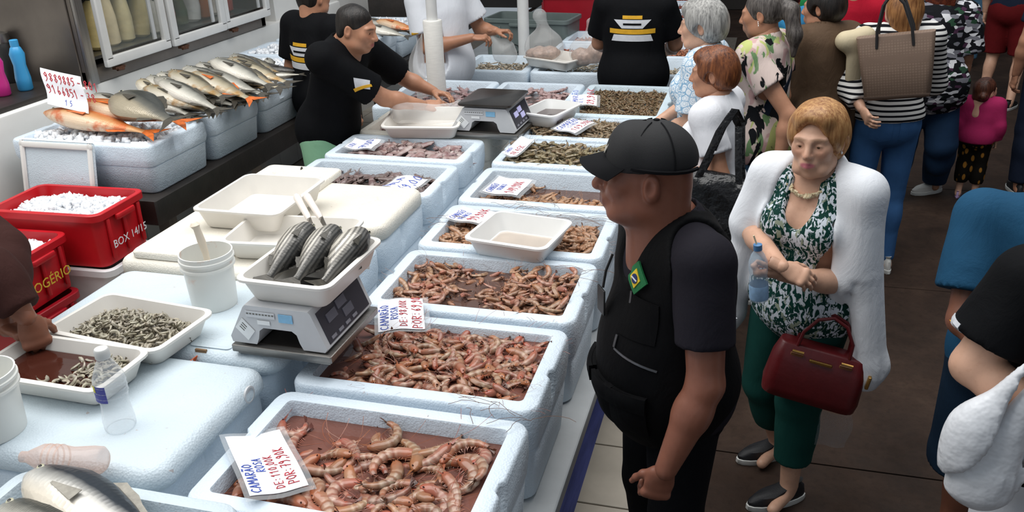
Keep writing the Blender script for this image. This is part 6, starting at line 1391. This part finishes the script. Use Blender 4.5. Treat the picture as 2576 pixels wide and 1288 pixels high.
TOT=m_tote(); m=MB(); m.loft([rrect(.31,.10,.03,-.17,4),rrect(.33,.12,.035,-.155,4),rrect(.36,.11,.03,.0,4),rrect(.385,.07,.02,.165,4),rrect(.385,.065,.02,.17,4)]); m.build('body',TOT,t,fa=40)
m=MB(); m.box((0,-.062,-.152),(.33,.006,.014),bev=.002); m.build('base_trim',M('brown_trim','4a3a30',.5),t)
for sy in (-.04,.04):
    m=MB(); m.tube([(-.09,sy,.11),(-.085,sy,.20),(-.05,sy,.33),(0,sy,.39),(.05,sy,.33),(.085,sy,.20),(.09,sy,.11)],.008,8); m.build('handle',M('dark_strap','2b2a2c',.5,.1,20,.1,60),t)
cl_=thing('folded_jacket','beige jacket folded over the striped arm','jacket',tuple(atY(2150,120,5.2)),.3); v=Vol((-.14,-.12,-.34),(.14,.12,.14),.009); v.cone((-.05,0,.04),(.05,.0,.06),.06,.06,.04); v.cone((0,-.02,0),(.02,0,-.26),.06,.045,.04,flat=((0,1,0),.6)); v.wrinkle(.008,20,5); V,Q=v.mesh(); obj('cloth',np_mesh('cloth',V,Q),BEIGE,cl_)
# 9 block print top
a=Person('person in a black, white and grey block print top with auburn curls',(1.13,6.62),math.radians(-170),1.62,1.3,True,res=.011,skin=SK_TAN,legs={'L':(Vector((1.02,6.60,.46)),Vector((1.0,6.62,.09))),'R':(Vector((1.28,6.60,.46)),Vector((1.33,6.86,.10)))}); a.body(); a.shirt(BLO,.45,.74,.04,'tunic',.006,taper=1.6,wide=1.25,seed=19).pants(J2,.09,.03,1.0,taper=1.5).shoes(SHW,WSOLE,yaw=(2.6,1.9)).hair(H_RC,'curly',7,.008)
# 11 toddler
a=Person('toddler in a pink long-sleeved top and gold-print leggings',(1.545,6.79),math.radians(-195),.86,1.25,res=.007,head=(-.5,.05,0),skin=SK_FAIR); a.hs=.78; a.hc=a.hc+np.array([0,0,-.005]); a.body(); a.shirt(PINK,.93,.86,.012,'top',.003,seed=20).pants(GLD,.24,.012,1.0,taper=1.3,wr=.002).shoes(SHL,SHL).hair(H_TD,'toddler',8,.007)
# 12 red shorts far
a=Person('person in dark red shorts and navy shirt far down the aisle',(2.30,9.62),math.radians(150),1.72,1.05,res=.013,skin=SK_FAIR,legs={'L':((.12,-.05,.49),(.13,.02,.09)),'R':((-.13,-.02,.49),(-.16,.12,.09))}); a.body(); a.shirt(NAVY,.3,.84,.024,seed=21).pants(REDS,.50,.04,1.0,'shorts',1.3).shoes(SHK,WSOLE).hair(H_DK,'man',9,.01)
a=Person('person in black trousers and white shoes at the far aisle edge',(2.75,12.7),math.radians(160),1.72,1.05,res=.015,skin=SK_TAN); a.body(); a.shirt(m_cloth('olive_shirt','3d3a30',.1),.3,.84,.024,seed=22).pants(BLKP,.10,.03).shoes(SHW,SHW).hair(H_DK,'man',9,.01)
a=Person('person in pale blue jeans walking far behind the block print top',(2.25,11.4),math.radians(185),1.72,1.05,res=.015,skin=SK_TAN); a.body(); a.shirt(NAVY,.3,.84,.024,seed=23).pants(denim('pale_jeans','4f7590'),.10,.03).shoes(SHW,SHW).hair(H_DK,'man',9,.01)
a=Person('person in dark trousers whose foot shows at the right edge behind the toddler',(2.02,6.95),math.radians(-175),1.72,1.0,res=.013,skin=SK_TAN); a.body(); a.shirt(NAVY,.3,.84,.024,seed=24).pants(NAVY,.10,.03).shoes(SHK,WSOLE).hair(H_DK,'man',9,.01)
# 14 petrol blue tee man
a=Person('man in petrol blue tee and dark shorts at the right picture edge',(.89,2.78),math.radians(165),1.63,1.12,res=.010,skin=SK_RED,lean=-.05,arms={'L':((.665,2.66,1.06),(.82,2.48,.98)),'R':((1.1,2.8,1.1),(1.1,2.7,.9))}); a.body(); a.shirt(BLUET,.36,.86,.026,taper=1.8,wide=1.12,seed=25).pants(BLS,.44,.045,1.0,'shorts',1.5).shoes(SHK,WSOLE).hair(H_DK,'man',10,.008)
# 15 black tee vendor with white bag
a=Person('vendor in a black tee holding a white carrier bag at the right bottom edge',(.86,2.18),math.radians(-170),1.74,1.1,res=.010,skin=SK_FAIR,arms={'L':((.565,2.10,1.22),(.76,1.98,1.13)),'R':((1.1,2.1,1.1),(1.1,2.0,.95))},hands={'L':(1.3,(.2,.3,-.9),(1,.1,-.2))}); a.body(); a.shirt(BLKC,.36,.84,.026,taper=1.7,seed=26).pants(WAPR,.08,.03,.98,'apron_trousers').shoes(SHW,WSOLE).hair(H_DK,'man',10,.008); pv=a
T=bvh(a.sh); p_=a.J['shL']*.45+a.J['elL']*.55; decal(a.sh,p_,(-1,.1,0),(0,0,1),.06,.045,M('print_white','cfd1d6',.7,.06,40,.1,90),'sleeve_print',.003,.002,5,4,a.sh,None,T); decal(a.sh,p_-np.array([0,0,.02]),(-1,.1,0),(0,.3,1),.08,.014,M('print_yellow','d9a41f',.7,.08,40,.1,90),'sleeve_band',.005,.002,5,2,a.sh,None,T)
CARR=M('white_carrier_film','e4e6ea',.4,.04,10,.5,14,bdist=.02)
t=thing('carrier_bag','bulging white plastic carrier bag at the bottom right','bag',tuple(atY(2492,1085,1.98)),0); v=Vol((-.18,-.14,-.28),(.18,.14,.32),.009); v.ell((-.005,0,-.08),(.10,.075,.15),.02); v.cone((.0,0,.0),(.10,0,.28),.085,.02,.06,flat=((0,1,0),.6)); [v.cone((.10+.01*math.cos(a_),.02*math.sin(a_),.26),(-.005+.085*math.cos(a_+.3),.07*math.sin(a_+.3),-.16),.002,.007,.022,op='s') for a_ in np.arange(0,6.2,.42)]; v.wrinkle(.010,26,6,(1,1,.4)); V,Q=v.mesh(); obj('film',np_mesh('film',V,Q),CARR,t)
m=MB(); m.tube([(.08,-.02,.22),(.10,-.025,.27),(.12,-.01,.30)],.010,8); m.build('handle_loop',CARR,t)
# 16 bending vendor
a=Person('bending vendor in a black printed tee and mint shorts reaching to the tray',(-2.475,4.66),math.radians(80),1.76,1.0,res=.009,head=(.15,.25,0),headkind='m',skin=SK_TAN,lean=.36,headoff=(0,-.03,-.02),arms={'R':((-2.10,4.66,1.16),(-1.93,4.84,1.075)),'L':((-2.16,5.12,1.17),(-1.98,5.16,1.08))},hands={'R':(.35,(.1,.6,-.7),(.8,.45,-.1)),'L':(.4,(0,-.3,-.9),(.9,-.2,-.1))}); a.body(hh=.0045).eyes('2a1c12'); a.shirt(BLKC,.40,.84,.026,taper=1.7,wide=1.12,seed=27).pants(MINT,.46,.035,1.0,'shorts',1.3).shoes(SHW,WSOLE).hair(H_DK,'man',11,.006)
logo_back(a,1.24,.85); T=bvh(a.sh); p_=a.J['shR']*.25+a.J['elR']*.75; d_=tuple(np.array([.35,0,-.35])*0+np.array([1.,.0,-.4])); decal(a.sh,p_,(1,.3,-.5),(0,0,1),.075,.05,M('print_white','cfd1d6',.7,.06,40,.1,90),'sleeve_print',.003,.002,6,4,a.sh,None,T); decal(a.sh,p_-np.array([0,0,.022]),(1,.3,-.5),(.0,.4,1),.10,.014,M('print_yellow','d9a41f',.7,.08,40,.1,90),'sleeve_band',.005,.002,6,2,a.sh,None,T)
# 17 vendor behind
a=Person('vendor in black tee with a printed back, half hidden behind the bending vendor',(-2.86,5.35),math.radians(158),1.74,1.1,res=.011,skin=SK_TAN); a.body(); a.shirt(BLKC,.38,.84,.026,taper=1.6,wide=1.1,seed=28).pants(WAPR,.08,.03,.98).shoes(SHW,WSOLE).hair(H_DK,'man',12,.008); logo_back(a,1.24,1.0)
# 18 vendor in white
a=Person('vendor in white work shirt reaching across with a clear bag',(-2.32,6.32),math.radians(58),1.80,1.1,res=.010,skin=SK_OLIVE,arms={'R':((-2.36,6.10,1.16),(-2.06,6.22,1.22)),'L':((-2.10,6.56,1.22),(-1.96,6.50,1.22))},hands={'R':(.7,(0,.2,-1),(1,.2,0)),'L':(.8,(0,-.2,-1),(1,0,0))}); a.body(); a.shirt(WAPR,.34,.80,.03,taper=1.7,wide=1.15,seed=29).pants(WAPR,.08,.03,.98).shoes(SHW,WSOLE).hair(H_DK,'man',13,.008); T=bvh(a.sh)
p_=a.J['shR']*.35+a.J['elR']*.65; decal(a.sh,p_,(1,.2,0),(0,0,1),.06,.02,M('print_yellow','d9a41f',.7,.08,40,.1,90),'sleeve_print',.003,.002,5,3,a.sh,None,T)
# 19 vendor with printed back
a=Person('vendor in black seen from behind with a white and yellow printed back',(-.88,6.32),math.radians(182),1.74,1.22,res=.010,skin=SK_TAN,arms={'L':((-1.15,6.42,1.16),(-1.10,6.66,1.08)),'R':((-.60,6.42,1.16),(-.68,6.66,1.06))}); a.body(); a.shirt(BLKC,.36,.80,.026,taper=1.7,wide=1.1,seed=30).pants(BLKP,.08,.03,.98).shoes(SHK,SHK).hair(H_DK,'man',14,.008); logo_back(a,1.28,1.05)
# 20 brown sleeved person at left edge
a=Person('person in dark brown knit peeling shrimp at the left picture edge',(-2.74,2.02),math.radians(92),1.70,1.0,res=.009,skin=SK_RED,lean=.14,arms={'R':((-2.22,1.90,1.31),(-2.10,1.88,1.175)),'L':((-2.42,2.15,1.25),(-2.21,1.90,1.115))},hands={'R':(.75,(-.5,.4,-.6),(.15,.02,-1)),'L':(.8,(.3,.3,.8),(.9,-.15,-.1))}); a.body(); a.shirt(BRK,.93,.84,.024,'jumper',.006,taper=1.4,seed=31).pants(BLKP,.08,.03).shoes(SHK,SHK).hair(H_DK,'bob',14,.008)
# clear bags: on the held tray, in the white vendor's hand, the tied bags
BAGC=m_glass('clear_bag_film',hexc('e3e3e2'),.22,.18)
def bagshape(name,label,loc,prims,seed,cont=None,amp=.008,par=None,mat=BAGC,res=.009):
    t=thing(name,label,'bag',loc,0); P=np.array([p[0] for p in prims]+[p[1] for p in prims]); v=Vol(P.min(0)-.16,P.max(0)+.16,res)
    for a_,b_,ra,rb in prims: v.cone(a_,b_,ra,rb,.05)
    v.wrinkle(amp,24,seed,(1,1,.6)); V,Q=v.mesh(); o=obj('film',np_mesh('film',V,Q),mat,t)
    if cont:
        v=Vol(P.min(0)-.12,P.max(0)+.12,res)
        for c,r in cont: v.ell(c,r,.03)
        v.wrinkle(.010,50,seed+1,(1,1,1)); V,Q=v.mesh(); obj('contents',np_mesh('contents',V,Q),M('pink_beige_flesh','b89b8a',.3,.3,40,.6,50),t)
    return t
bagshape('clear_bag','thin clear bag pulled over the tray of the bending vendor',tuple(T7.location+Vector((0,0,.10))),[((-.16,0,.0),(.20,0,.0),.06,.05),((.16,.02,.02),(.20,.02,.06),.05,.03)],1,None,.010)
bagshape('clear_bag','cloudy bag in the hand of the vendor in white',tuple(atY(1258,118,6.5)),[((-.05,0,.06),(.03,0,-.04),.03,.085),((.03,0,-.04),(.06,0,-.07),.085,.06)],2,None,.012,mat=BAGM)
bagshape('tied_bag','tied clear bag of pinkish meat on the far tray',tuple(atY(1365,112,6.86)),[((-.02,0,-.02),(.05,0,-.02),.125,.12),((.02,0,.04),(.0,0,.17),.10,.02),((0,0,.16),(-.02,0,.22),.02,.05)],3,[((-.03,0,-.07),(.11,.09,.055)),((.06,0,-.07),(.08,.08,.05))])
bagshape('tied_bag','tied clear bag of meat beside the far tray, left of the printed back',tuple(atY(1478,120,6.80)),[((-.04,0,-.03),(.07,0,-.02),.11,.11),((.02,0,.04),(.02,0,.15),.09,.02),((.02,0,.15),(.03,0,.19),.02,.045)],4,[((-.04,0,-.07),(.085,.08,.065)),((.07,0,-.04),(.085,.075,.085))])
# shelf of meat trays behind, dark display at the far wall
mc=thing('meat_case','glass meat case behind the deep red tub','display case',(-1.80,10.3,.552)); m=MB(); m.box((0,0,.17),(1.2,.7,.34),bev=.01); m.build('base',STEELF,mc); m=MB(); m.box((0,-.1,.46),(1.18,.5,.24)); m.build('pane',GLASS,mc,smooth=False)
for k in range(5): m=MB(); m.loft([rrect(.2,.34,.05,0,3),rrect(.22,.36,.05,.03,3),rrect(.15,.28,.05,.05,3)]); tag(m.build('meat_slab',M('meat_%d'%(k%2),['d9a091','c9705c'][k%2],.35,.2,14,.4,30),None,(-2.26+.23*k,10.2,.893),(0,0,.2*k)),f'pink fillet {["at the left end","second from left","in the middle","second from right","at the right end"][k]} of the meat case','meat','fillets in the meat case')
# dark display shelf above the fish far left
dc=thing('dark_display','dark metal display box with pink fish behind the bending vendor','display case',(-3.35,8.6,.83)); m=MB(); m.box((0,0,.2),(.9,.7,.4),bev=.01); m.build('box',DARKM,dc); m=MB(); m.box((0,-.05,.45),(.84,.5,.1),bev=.03); m.build('fish_slab',M('pink_fish_flesh','b98a84',.35,.3,20,.4,40),dc)
# far walls to close the market hall
m=MB(); m.box((3,15.6,2),(16,.2,4)); struct(m.build('wall_back',M('dark_hall_wall','2a2522',.8,.2,2),smooth=False))
m=MB(); m.box((6.6,6,2),(.2,19,4)); struct(m.build('wall_right',M('dark_hall_wall','2a2522',.8,.2,2),smooth=False))
